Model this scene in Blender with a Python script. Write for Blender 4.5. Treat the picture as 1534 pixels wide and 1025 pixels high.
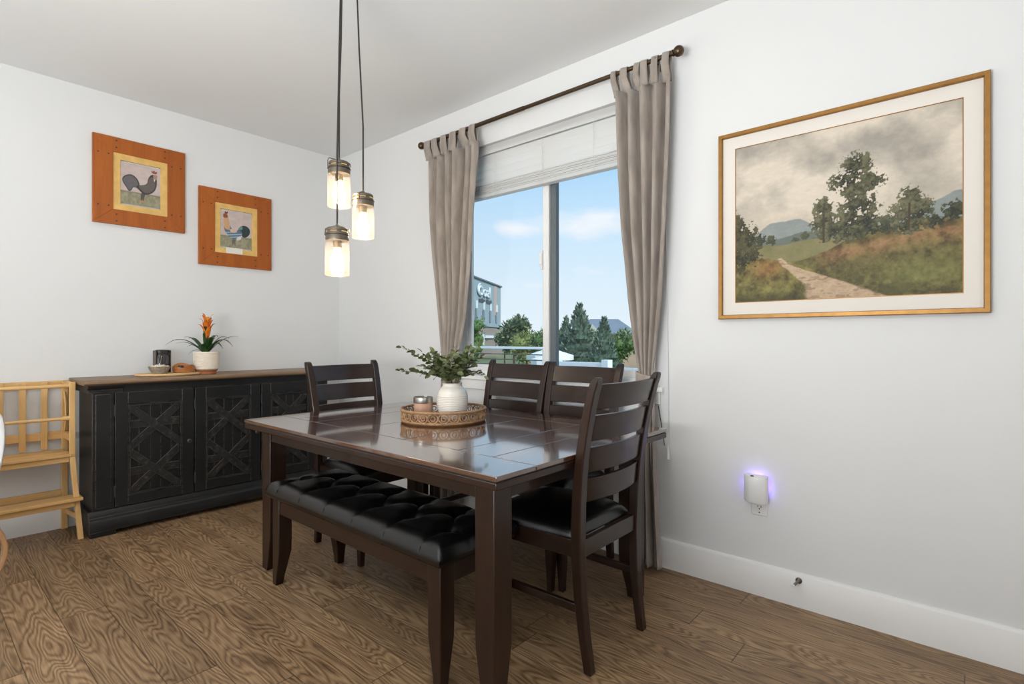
import bpy, bmesh, math, random
import numpy as np
from mathutils import Vector, Matrix, noise as mnoise

for o in list(bpy.data.objects):
    bpy.data.objects.remove(o)
SC = bpy.context.scene
COL = SC.collection
PI = math.pi

# ------------------------------------------------------------------ camera, world, light, exposure
H_EYE = 1.16
CAM = Vector((4.2594, -2.5739, H_EYE))
FWD = Vector((-0.65496, 0.75566, 0.0))
cam_d = bpy.data.cameras.new('camera')
cam = bpy.data.objects.new('camera', cam_d); COL.objects.link(cam)
cam.location = CAM
cam.rotation_euler = FWD.to_track_quat('-Z', 'Y').to_euler()
cam_d.sensor_width = 36.0
cam_d.lens = 36.0 * 800.0 / 1534.0
cam_d.shift_y = -3.5 / 1534.0
cam_d.clip_start = 0.02
cam_d.clip_end = 600
SC.camera = cam
SC.view_settings.view_transform = 'Standard'
SC.view_settings.look = 'None'
SC.view_settings.exposure = 0.0
SC.view_settings.gamma = 1.0
SC.view_settings.use_curve_mapping = False
try:
    SC.cycles.max_bounces = 10
    SC.cycles.transparent_max_bounces = 24
    SC.cycles.caustics_reflective = False
    SC.cycles.caustics_refractive = False
    SC.cycles.use_denoising = True
    SC.cycles.sample_clamp_indirect = 6.0
except Exception:
    pass


class NT:
    """small helper for building node trees"""
    def __init__(self, tree):
        self.t = tree
        tree.nodes.clear()

    def n(self, kind, ins=None, **props):
        nd = self.t.nodes.new(kind)
        for k, v in props.items():
            setattr(nd, k, v)
        if ins:
            for k, v in ins.items():
                s = nd.inputs[k]
                if isinstance(v, bpy.types.NodeSocket):
                    self.t.links.new(v, s)
                elif isinstance(v, bpy.types.Node):
                    self.t.links.new(v.outputs[0], s)
                else:
                    s.default_value = v
        return nd

    def math(self, op, a, b=0.0, c=0.0, clamp=False):
        nd = self.n('ShaderNodeMath', {0: a, 1: b, 2: c}, operation=op)
        nd.use_clamp = clamp
        return nd.outputs[0]

    def mix(self, f, a, b, mode='MIX'):
        nd = self.n('ShaderNodeMix', None, data_type='RGBA', blend_type=mode)
        for i, v in ((0, f), (6, a), (7, b)):
            if isinstance(v, bpy.types.NodeSocket):
                self.t.links.new(v, nd.inputs[i])
            else:
                nd.inputs[i].default_value = v
        return nd.outputs[2]

    def ramp(self, f, stops, interp='LINEAR'):
        nd = self.n('ShaderNodeValToRGB', {0: f})
        cr = nd.color_ramp
        cr.interpolation = interp
        while len(cr.elements) < len(stops):
            cr.elements.new(0.5)
        for e, (p, c) in zip(cr.elements, stops):
            e.position = p
            e.color = c if len(c) == 4 else (c[0], c[1], c[2], 1)
        return nd.outputs[0]

    def link(self, a, b):
        self.t.links.new(a, b)


def srgb(r, g, b):
    def f(v):
        v /= 255.0
        return v / 12.92 if v <= 0.04045 else ((v + 0.055) / 1.055) ** 2.4
    return (f(r), f(g), f(b), 1.0)


# sky
world = bpy.data.worlds.new('sky')
SC.world = world
world.use_nodes = True
w = NT(world.node_tree)
tc = w.n('ShaderNodeTexCoord')
sep = w.n('ShaderNodeSeparateXYZ', {0: tc.outputs['Generated']})
el = w.math('ARCSINE', sep.outputs[2])
az = w.math('ARCTAN2', sep.outputs[0], sep.outputs[1])
grad = w.ramp(w.math('MULTIPLY', el, 1.0), [(0.0, srgb(228, 238, 246)), (0.10, srgb(217, 233, 246)),
                                            (0.22, srgb(196, 224, 247)), (0.32, srgb(170, 212, 246)), (1.0, srgb(110, 170, 230))])
cmb = w.n('ShaderNodeCombineXYZ', {0: w.math('MULTIPLY', az, 9.0), 1: w.math('MULTIPLY', el, 22.0), 2: 0.3})
nz = w.n('ShaderNodeTexNoise', {'Vector': cmb.outputs[0], 'Scale': 1.0, 'Detail': 6.0, 'Roughness': 0.55})


def blob(caz, cel, sa, se):
    da = w.math('DIVIDE', w.math('SUBTRACT', az, caz), sa)
    de = w.math('DIVIDE', w.math('SUBTRACT', el, cel), se)
    r2 = w.math('ADD', w.math('MULTIPLY', da, da), w.math('MULTIPLY', de, de))
    return w.math('EXPONENT', w.math('MULTIPLY', r2, -1.0))


bl = w.math('ADD', blob(-0.57, 0.215, 0.085, 0.030), w.math('MULTIPLY', blob(-0.715, 0.203, 0.035, 0.016), 0.75))
bl = w.math('ADD', bl, w.math('MULTIPLY', blob(-0.60, 0.11, 0.10, 0.03), 0.45))
bl = w.math('ADD', bl, w.math('MULTIPLY', blob(-0.68, 0.10, 0.03, 0.012), 0.4))
cl = w.math('ADD', w.math('MULTIPLY', nz.outputs[0], 0.9), w.math('MULTIPLY', bl, 0.55))
mr = w.n('ShaderNodeMapRange', {0: cl, 1: 0.60, 2: 0.95, 3: 0.0, 4: 0.85})
skycol = w.mix(mr.outputs[0], grad, srgb(243, 243, 248))
bg = w.n('ShaderNodeBackground', {'Color': skycol, 'Strength': 1.1})
w.n('ShaderNodeOutputWorld', {'Surface': bg.outputs[0]})


def area_light(name, loc, direction, sx, sy, power, col=(1, 1, 1)):
    d = bpy.data.lights.new(name, 'AREA')
    d.shape = 'RECTANGLE'; d.size = sx; d.size_y = sy
    d.energy = power; d.color = col
    o = bpy.data.objects.new(name, d); COL.objects.link(o)
    o.location = loc
    o.rotation_euler = Vector(direction).to_track_quat('-Z', 'Y').to_euler()
    return o


# unseen fill lights added behind and beside the camera to brighten the room
area_light('rear_fill_light', (2.2, -6.9, 1.35), (0, 1, 0), 3.6, 2.2, 66, (0.93, 0.97, 1.0))  # added fill from the open-plan side; no door opening is built
area_light('side_fill_light', (7.9, -3.6, 1.5), (-1, 0, 0), 3.2, 1.8, 30, (0.93, 0.97, 1.0))  # added side fill; the wall here has no window
area_light('ceiling_fill_light', (3.5, -3.7, 1.10), (-0.20, 0.30, 1), 1.3, 1.3, 140, (0.95, 0.985, 1.0))  # added upward light to brighten the ceiling; no lamp stands here
sun_d = bpy.data.lights.new('sun', 'SUN'); sun_d.energy = 3.4; sun_d.angle = 0.02; sun_d.color = (1, 0.96, 0.9)
sun = bpy.data.objects.new('sun', sun_d); COL.objects.link(sun)
sun.location = (3, -20, 30)
sun.rotation_euler = Vector((-0.75, 0.15, -0.6)).to_track_quat('-Z', 'Y').to_euler()

# ------------------------------------------------------------------ materials


def new_mat(name):
    m = bpy.data.materials.new(name)
    m.use_nodes = True
    return m, NT(m.node_tree)


def principled(nt, **ins):
    mp = {k.replace('_', ' '): v for k, v in ins.items()}
    b = nt.n('ShaderNodeBsdfPrincipled', mp)
    nt.n('ShaderNodeOutputMaterial', {'Surface': b.outputs[0]})
    return b


def coords(nt, kind='Object', scale=(1, 1, 1), loc=(0, 0, 0)):
    t = nt.n('ShaderNodeTexCoord')
    mp = nt.n('ShaderNodeMapping', {'Vector': t.outputs[kind], 'Scale': scale, 'Location': loc})
    return mp.outputs[0]


def plain(name, c, rough=0.5, spec=0.5, var=0.0, vscale=6.0, metallic=0.0, bump=0.0, bscale=200.0, coat=0.0, **kw):
    m, nt = new_mat(name)
    col = c
    if var > 0:
        nzn = nt.n('ShaderNodeTexNoise', {'Vector': coords(nt), 'Scale': vscale, 'Detail': 4.0})
        a = tuple(max(0, x * (1 - var)) for x in c[:3]) + (1,)
        b = tuple(min(1, x * (1 + var)) for x in c[:3]) + (1,)
        col = nt.ramp(nzn.outputs[0], [(0.3, a), (0.7, b)])
    ins = {'Base_Color': col, 'Roughness': rough, 'Metallic': metallic, 'Specular_IOR_Level': spec, 'Coat_Weight': coat}
    ins.update(kw)
    if bump > 0:
        n2 = nt.n('ShaderNodeTexNoise', {'Vector': coords(nt), 'Scale': bscale, 'Detail': 3.0})
        bp = nt.n('ShaderNodeBump', {'Strength': bump, 'Distance': 0.002, 'Height': n2.outputs[0]})
        ins['Normal'] = bp.outputs[0]
    principled(nt, **ins)
    return m


def wood(name, dark, light, axis='x', freq=1.0, rough=0.35, coat=0.0, coat_rough=0.1, contrast=(0.25, 0.75), spec=0.5, coat_ior=1.5, bump=0.15):
    """stained timber with grain along one axis"""
    m, nt = new_mat(name)
    s = {'x': (1.2, 14, 14), 'y': (14, 1.2, 14), 'z': (14, 14, 1.2)}[axis]
    s = tuple(v * freq for v in s)
    v = coords(nt, 'Object', s)
    n1 = nt.n('ShaderNodeTexNoise', {'Vector': v, 'Scale': 1.6, 'Detail': 6.0, 'Roughness': 0.6, 'Distortion': 0.6})
    n2 = nt.n('ShaderNodeTexNoise', {'Vector': v, 'Scale': 9.0, 'Detail': 3.0})
    f = nt.math('ADD', nt.math('MULTIPLY', n1.outputs[0], 0.7), nt.math('MULTIPLY', n2.outputs[0], 0.3))
    col = nt.ramp(f, [(contrast[0], dark), (contrast[1], light)])
    bp = nt.n('ShaderNodeBump', {'Strength': bump, 'Distance': 0.001, 'Height': n2.outputs[0]})
    principled(nt, Base_Color=col, Roughness=rough, Specular_IOR_Level=spec, Coat_Weight=coat, Coat_Roughness=coat_rough,
               Coat_IOR=coat_ior, Normal=bp.outputs[0])
    return m


def emit(name, c, strength):
    m, nt = new_mat(name)
    e = nt.n('ShaderNodeEmission', {'Color': c, 'Strength': strength})
    nt.n('ShaderNodeOutputMaterial', {'Surface': e.outputs[0]})
    return m


def thin_glass(name, tint=(1, 1, 1, 1), refl=1.0, rough=0.02, haze=0.0):
    m, nt = new_mat(name)
    tr = nt.n('ShaderNodeBsdfTransparent', {'Color': tint})
    gl = nt.n('ShaderNodeBsdfGlossy', {'Color': (1, 1, 1, 1), 'Roughness': rough})
    lw = nt.n('ShaderNodeLayerWeight', {'Blend': 0.5})
    f = nt.math('ADD', 0.035, nt.math('MULTIPLY', nt.math('POWER', lw.outputs['Facing'], 4.0), 0.55))
    mx = nt.n('ShaderNodeMixShader', {0: nt.math('MULTIPLY', f, refl), 1: tr.outputs[0], 2: gl.outputs[0]})
    if haze:
        tl = nt.n('ShaderNodeBsdfTranslucent', {'Color': (1.0, 0.93, 0.82, 1)})
        mx = nt.n('ShaderNodeMixShader', {0: haze, 1: mx.outputs[0], 2: tl.outputs[0]})
    nt.n('ShaderNodeOutputMaterial', {'Surface': mx.outputs[0]})
    return m


def paint_wall(name, c):
    return plain(name, c, rough=0.75, spec=0.25, bump=0.06, bscale=260.0)


def floor_mat():
    m, nt = new_mat('oak_plank_floor')
    t = nt.n('ShaderNodeTexCoord')
    s = nt.n('ShaderNodeSeparateXYZ', {0: t.outputs['Object']})
    W, L = 0.152, 1.22
    yy = nt.math('DIVIDE', s.outputs[1], W)
    row = nt.math('FLOOR', yy)
    fy = nt.math('FRACT', yy)
    wn = nt.n('ShaderNodeTexWhiteNoise', {'W': row}, noise_dimensions='1D')
    xo = nt.math('ADD', nt.math('DIVIDE', s.outputs[0], L), nt.math('MULTIPLY', wn.outputs[0], 7.0))
    colm = nt.math('FLOOR', xo)
    fx = nt.math('FRACT', xo)
    pid = nt.math('ADD', nt.math('MULTIPLY', row, 17.13), nt.math('MULTIPLY', colm, 3.71))
    wr = nt.n('ShaderNodeTexWhiteNoise', {'W': pid}, noise_dimensions='1D')
    # figured grain: contour lines of a stretched noise field, different on every plank
    gx = nt.math('ADD', nt.math('MULTIPLY', s.outputs[0], 1.15), nt.math('MULTIPLY', wr.outputs[0], 40.0))
    gy = nt.math('ADD', nt.math('MULTIPLY', s.outputs[1], 7.0), nt.math('MULTIPLY', wr.outputs[0], 23.0))
    v = nt.n('ShaderNodeCombineXYZ', {0: gx, 1: gy, 2: pid})
    n1 = nt.n('ShaderNodeTexNoise', {'Vector': v.outputs[0], 'Scale': 1.0, 'Detail': 2.0, 'Roughness': 0.45, 'Distortion': 0.25})
    ring = nt.math('SINE', nt.math('MULTIPLY', n1.outputs[0], 190.0))
    ring = nt.math('POWER', nt.math('MULTIPLY', nt.math('ADD', ring, 1.0), 0.5), 0.6)
    v2 = nt.n('ShaderNodeCombineXYZ', {0: nt.math('MULTIPLY', s.outputs[0], 7.0), 1: nt.math('MULTIPLY', s.outputs[1], 150.0), 2: pid})
    n2 = nt.n('ShaderNodeTexNoise', {'Vector': v2.outputs[0], 'Scale': 1.0, 'Detail': 4.0})
    v3 = nt.n('ShaderNodeCombineXYZ', {0: nt.math('MULTIPLY', s.outputs[0], 2.2), 1: nt.math('MULTIPLY', s.outputs[1], 7.0), 2: pid})
    n3 = nt.n('ShaderNodeTexNoise', {'Vector': v3.outputs[0], 'Scale': 1.0, 'Detail': 3.0})
    g = nt.math('ADD', nt.math('MULTIPLY', ring, 0.22), nt.math('MULTIPLY', n2.outputs[0], 0.45))
    g = nt.math('ADD', g, nt.math('MULTIPLY', n3.outputs[0], 0.34))
    col = nt.ramp(g, [(0.30, srgb(92, 71, 50)), (0.54, srgb(144, 115, 84)), (0.80, srgb(184, 154, 118))])
    tone = nt.math('ADD', nt.math('MULTIPLY', wr.outputs[0], 0.28), 0.84)
    tv = nt.n('ShaderNodeCombineXYZ', {0: tone, 1: tone, 2: tone})
    col = nt.mix(1.0, col, tv.outputs[0], 'MULTIPLY')
    # seams
    ey = nt.math('MINIMUM', fy, nt.math('SUBTRACT', 1.0, fy))
    ex = nt.math('MINIMUM', fx, nt.math('SUBTRACT', 1.0, fx))
    sy_ = nt.math('LESS_THAN', ey, 0.010)
    sx_ = nt.math('LESS_THAN', ex, 0.0016)
    seam = nt.math('MAXIMUM', sy_, sx_)
    col = nt.mix(nt.math('MULTIPLY', seam, 0.65), col, srgb(45, 34, 25))
    hgt = nt.math('SUBTRACT', nt.math('MULTIPLY', g, 0.4), seam)
    bp = nt.n('ShaderNodeBump', {'Strength': 0.25, 'Distance': 0.001, 'Height': hgt})
    principled(nt, Base_Color=col, Roughness=nt.math('ADD', nt.math('MULTIPLY', g, 0.18), 0.36), Specular_IOR_Level=0.4, Normal=bp.outputs[0])
    return m


def distressed_black():
    m, nt = new_mat('distressed_black_paint')
    v = coords(nt, 'Object', (3, 3, 22))
    n1 = nt.n('ShaderNodeTexNoise', {'Vector': v, 'Scale': 2.2, 'Detail': 7.0, 'Roughness': 0.65})
    n2 = nt.n('ShaderNodeTexNoise', {'Vector': coords(nt), 'Scale': 5.0, 'Detail': 3.0})
    base = nt.ramp(n2.outputs[0], [(0.3, srgb(20, 20, 21)), (0.7, srgb(30, 30, 31))])
    geo = nt.n('ShaderNodeNewGeometry')
    bev = nt.n('ShaderNodeBevel', {'Radius': 0.004}, samples=4)
    dotp = nt.n('ShaderNodeVectorMath', {0: bev.outputs[0], 1: geo.outputs['Normal']}, operation='DOT_PRODUCT')
    edge = nt.math('GREATER_THAN', nt.math('SUBTRACT', 1.0, dotp.outputs['Value']), 0.03)
    wear = nt.math('MULTIPLY', edge, nt.math('GREATER_THAN', n1.outputs[0], 0.46))
    streak = nt.math('MULTIPLY', nt.math('GREATER_THAN', n1.outputs[0], 0.69), 0.35)
    f = nt.math('MAXIMUM', nt.math('MULTIPLY', wear, 0.8), streak)
    col = nt.mix(f, base, srgb(112, 104, 96))
    principled(nt, Base_Color=col, Roughness=0.42, Specular_IOR_Level=0.45)
    return m


def streaky_black():
    m, nt = new_mat('worn_black_strap_paint')
    wv = nt.n('ShaderNodeTexNoise', {'Vector': coords(nt, 'Object', (4, 4, 4)), 'Scale': 9.0, 'Detail': 8.0, 'Roughness': 0.7})
    col = nt.ramp(wv.outputs[0], [(0.35, srgb(22, 22, 23)), (0.56, srgb(40, 39, 38)), (0.72, srgb(96, 88, 80))])
    geo = nt.n('ShaderNodeNewGeometry')
    bev = nt.n('ShaderNodeBevel', {'Radius': 0.004}, samples=4)
    dotp = nt.n('ShaderNodeVectorMath', {0: bev.outputs[0], 1: geo.outputs['Normal']}, operation='DOT_PRODUCT')
    edge = nt.math('GREATER_THAN', nt.math('SUBTRACT', 1.0, dotp.outputs['Value']), 0.03)
    col = nt.mix(nt.math('MULTIPLY', edge, 0.6), col, srgb(124, 116, 108))
    principled(nt, Base_Color=col, Roughness=0.45, Specular_IOR_Level=0.45)
    return m


def fabric(name, c1, c2, sheen=0.3):
    m, nt = new_mat(name)
    n1 = nt.n('ShaderNodeTexNoise', {'Vector': coords(nt, 'Object', (8, 8, 2)), 'Scale': 3.0, 'Detail': 5.0})
    n2 = nt.n('ShaderNodeTexNoise', {'Vector': coords(nt, 'Object', (1, 1, 1)), 'Scale': 420.0, 'Detail': 2.0})
    col = nt.ramp(n1.outputs[0], [(0.3, c1), (0.7, c2)])
    bp = nt.n('ShaderNodeBump', {'Strength': 0.2, 'Distance': 0.001, 'Height': n2.outputs[0]})
    principled(nt, Base_Color=col, Roughness=0.8, Specular_IOR_Level=0.2, Sheen_Weight=sheen, Normal=bp.outputs[0])
    return m


def vertex_art(name, rough=0.6, spec=0.3, coat=0.0):
    m, nt = new_mat(name)
    a = nt.n('ShaderNodeAttribute', None, attribute_name='art')
    principled(nt, Base_Color=a.outputs['Color'], Roughness=rough, Specular_IOR_Level=spec, Coat_Weight=coat, Coat_Roughness=0.05)
    return m


M = {}
M['wall'] = paint_wall('warm_white_wall_paint', srgb(225, 226, 226))
M['ceiling'] = paint_wall('ceiling_paint', srgb(228, 229, 229))
M['trim'] = plain('white_trim_paint', srgb(234, 233, 231), rough=0.35, spec=0.45)
M['floor'] = floor_mat()
E_D, E_L = srgb(22, 12, 7), srgb(52, 31, 20)
M['esp_x'] = wood('espresso_wood_lengthwise', E_D, E_L, 'x', rough=0.36, coat=0.3, coat_rough=0.12, spec=0.35)
M['esp_y'] = wood('espresso_wood_crosswise', E_D, E_L, 'y', rough=0.36, coat=0.3, coat_rough=0.12, spec=0.35)
M['esp_z'] = wood('espresso_wood_upright', E_D, E_L, 'z', rough=0.36, coat=0.3, coat_rough=0.12, spec=0.35)
M['table_top'] = wood('lacquered_espresso_top', srgb(44, 24, 15), srgb(98, 60, 38), 'x', rough=0.20, coat=1.0, coat_rough=0.07, coat_ior=2.1, spec=0.7, bump=0.25)
M['leather'] = plain('black_leather', srgb(13, 12, 12), rough=0.27, spec=0.55, bump=0.25, bscale=420.0)
M['black'] = distressed_black()
M['strap'] = streaky_black()
M['brown_top'] = wood('weathered_brown_top', srgb(100, 79, 60), srgb(164, 135, 107), 'y', rough=0.5)
M['bamboo'] = wood('bamboo', srgb(204, 156, 94), srgb(236, 196, 134), 'z', freq=0.8, rough=0.45)
M['bamboo_y'] = wood('bamboo_lengthwise', srgb(204, 156, 94), srgb(236, 196, 134), 'y', freq=0.8, rough=0.45)
M['board'] = wood('light_serving_wood', srgb(200, 158, 106), srgb(226, 190, 140), 'y', freq=1.0, rough=0.5)
M['acacia'] = wood('acacia_wood', srgb(140, 82, 38), srgb(196, 130, 70), 'y', freq=2.0, rough=0.45)
M['frame_wood'] = wood('honey_pine_frame', srgb(140, 68, 12), srgb(180, 98, 26), 'z', freq=0.7, rough=0.4)
M['knot'] = plain('dark_wood_plug', srgb(72, 34, 12), rough=0.5)
M['gold_mat'] = plain('gold_crackle_mat', srgb(222, 182, 108), rough=0.5, var=0.14, vscale=14.0)
M['gold'] = plain('brushed_gold', srgb(150, 108, 52), rough=0.38, metallic=0.55, var=0.12, vscale=30.0)
M['mat_white'] = plain('white_mat_board', srgb(228, 222, 214), rough=0.8, spec=0.2)
M['art'] = vertex_art('painted_canvas', rough=0.55)
M['print'] = vertex_art('printed_paper', rough=0.35)
M['curtain'] = fabric('taupe_curtain_fabric', srgb(140, 130, 121), srgb(168, 158, 149))
M['bronze'] = plain('antique_bronze', srgb(88, 72, 55), rough=0.35, metallic=0.8)
M['nickel'] = plain('dark_nickel', srgb(98, 92, 84), rough=0.35, metallic=0.85)
M['pewter'] = plain('pewter_cap', srgb(106, 97, 86), rough=0.38, metallic=0.6)
M['cord'] = plain('dark_cord', srgb(42, 37, 33), rough=0.7)
M['jar_glass'] = thin_glass('clear_jar_glass', (0.97, 0.96, 0.94, 1), refl=0.9, haze=0.03)
M['bulb'] = emit('lit_filament_bulb', (1.0, 0.76, 0.48, 1), 78.0)
M['bulb_core'] = emit('lit_filament', (1.0, 0.85, 0.6, 1), 40.0)
M['window_glass'] = thin_glass('window_glass', (0.97, 0.985, 0.985, 1), refl=0.45)
M['vinyl'] = plain('white_vinyl', srgb(232, 232, 230), rough=0.4)
M['gasket'] = plain('grey_window_track', srgb(96, 104, 108), rough=0.5)
m_, nt_b = new_mat('white_faux_wood_slat')
pb = nt_b.n('ShaderNodeBsdfPrincipled', {'Base Color': srgb(242, 242, 240), 'Roughness': 0.4})
tb_ = nt_b.n('ShaderNodeBsdfTranslucent', {'Color': srgb(246, 246, 246)})
nt_b.n('ShaderNodeOutputMaterial', {'Surface': nt_b.n('ShaderNodeMixShader', {0: 0.45, 1: pb.outputs[0], 2: tb_.outputs[0]}).outputs[0]})
M['blind'] = m_
M['ceramic'] = plain('glazed_white_ceramic', srgb(224, 219, 210), rough=0.14, spec=0.6, coat=0.4)
M['white_plastic'] = plain('white_plastic', srgb(232, 232, 232), rough=0.35)
M['slot'] = plain('dark_slot', srgb(52, 52, 54), rough=0.6)
M['steel'] = plain('brushed_steel', srgb(160, 156, 150), rough=0.3, metallic=0.9)
M['rattan'] = plain('woven_rattan', srgb(160, 124, 88), rough=0.6, var=0.3, vscale=60, bump=0.5, bscale=120)
M['rattan_dark'] = plain('tray_floor_wood', srgb(104, 72, 46), rough=0.5, var=0.2, vscale=20)
M['blush'] = plain('blush_wax', srgb(196, 156, 132), rough=0.35, coat=0.5, var=0.05)
M['leaf'] = plain('sage_green_leaf', srgb(88, 102, 64), rough=0.5, var=0.4, vscale=25)
M['leaf2'] = plain('dusty_green_leaf', srgb(112, 122, 84), rough=0.5, var=0.4, vscale=25)
M['stem'] = plain('twig_stem', srgb(120, 104, 74), rough=0.7)
M['brom_leaf'] = plain('glossy_dark_leaf', srgb(44, 74, 34), rough=0.35, var=0.3, vscale=20)
M['brom_flower'] = plain('orange_bract', srgb(222, 120, 34), rough=0.45, var=0.25, vscale=40)
M['brom_tip'] = plain('yellow_bract', srgb(240, 180, 70), rough=0.45, var=0.1)
M['terracotta'] = plain('terracotta', srgb(168, 102, 66), rough=0.7, var=0.1)
M['cream_glaze'] = plain('cream_ribbed_glaze', srgb(230, 219, 202), rough=0.4, var=0.05, vscale=30)
M['soil'] = plain('potting_soil', srgb(44, 34, 26), rough=0.9, var=0.3, vscale=60)
M['smoke_glass'] = plain('smoked_glass', srgb(54, 48, 50), rough=0.08, coat=0.6)
M['lid_dark'] = plain('charcoal_lid', srgb(44, 42, 42), rough=0.45)
M['wicker'] = plain('grey_wicker', srgb(150, 136, 118), rough=0.7, var=0.35, vscale=70, bump=0.6, bscale=160)
M['cotton'] = plain('cream_pebbles', srgb(226, 214, 194), rough=0.8, var=0.1, vscale=30)
M['wood_base_dark'] = wood('tan_bent_plywood', srgb(160, 118, 78), srgb(192, 148, 104), 'z', rough=0.45)
M['blue_led'] = emit('violet_night_light', (0.24, 0.14, 1.0, 1), 15.0)
# outdoors
M['lawn'] = plain('lawn', srgb(116, 126, 84), rough=0.9, var=0.3, vscale=0.3)
M['deck'] = plain('deck_boards', srgb(208, 203, 196), rough=0.7, var=0.1)
M['bld_grey'] = plain('blue_grey_stucco', srgb(150, 168, 177), rough=0.8, var=0.03, vscale=0.4)
M['bld_rust'] = plain('rose_panel', srgb(184, 168, 164), rough=0.8)
M['bld_dark'] = plain('parapet_cap', srgb(110, 122, 130), rough=0.7)
M['bld_glass'] = plain('dark_window', srgb(70, 90, 100), rough=0.2)


def brick_mat():
    m, nt = new_mat('brown_brick')
    br = nt.n('ShaderNodeTexBrick', {'Vector': coords(nt, 'Object', (1, 1, 1)), 'Color1': srgb(146, 124, 116), 'Color2': srgb(158, 138, 130),
                                     'Mortar': srgb(150, 140, 134), 'Scale': 1.4})
    principled(nt, Base_Color=br.outputs[0], Roughness=0.9)
    return m


M['brick'] = brick_mat()
M['white_sign'] = plain('white_sign_metal', srgb(220, 230, 236), rough=0.5)
M['dark_sign'] = plain('dark_sign_metal', srgb(74, 84, 92), rough=0.5)
M['tree_dark'] = plain('dark_green_foliage', srgb(52, 74, 54), rough=0.8, var=0.4, vscale=1.2)
M['tree_mid'] = plain('mid_green_foliage', srgb(84, 112, 62), rough=0.8, var=0.35, vscale=1.0)
M['tree_yellow'] = plain('yellow_green_foliage', srgb(126, 138, 76), rough=0.8, var=0.3, vscale=1.0)
M['conifer'] = plain('blue_spruce_foliage', srgb(66, 90, 74), rough=0.8, var=0.4, vscale=2.0)
M['tip_green'] = plain('pale_leaf_green', srgb(128, 148, 96), rough=0.8, var=0.3, vscale=2)  # lighter green given to a random share of the leaves
M['spruce_tip'] = plain('pale_spruce_tips', srgb(140, 158, 140), rough=0.8, var=0.2, vscale=3)
M['bark'] = plain('bark', srgb(84, 70, 58), rough=0.9)
M['roof'] = plain('slate_blue_roof', srgb(118, 130, 142), rough=0.8, var=0.06, vscale=1)
M['siding'] = plain('pale_siding', srgb(178, 184, 176), rough=0.8)
M['rail_white'] = plain('white_railing', srgb(224, 230, 232), rough=0.5)
M['canvas_white'] = plain('white_parasol_canvas', srgb(236, 238, 236), rough=0.8)
M['tan_wall'] = plain('tan_stone_wall', srgb(178, 156, 136), rough=0.9, var=0.1, vscale=0.6)
M['pale_glass'] = plain('pale_green_glass_top', srgb(190, 212, 206), rough=0.15)

# ------------------------------------------------------------------ mesh helpers


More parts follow.
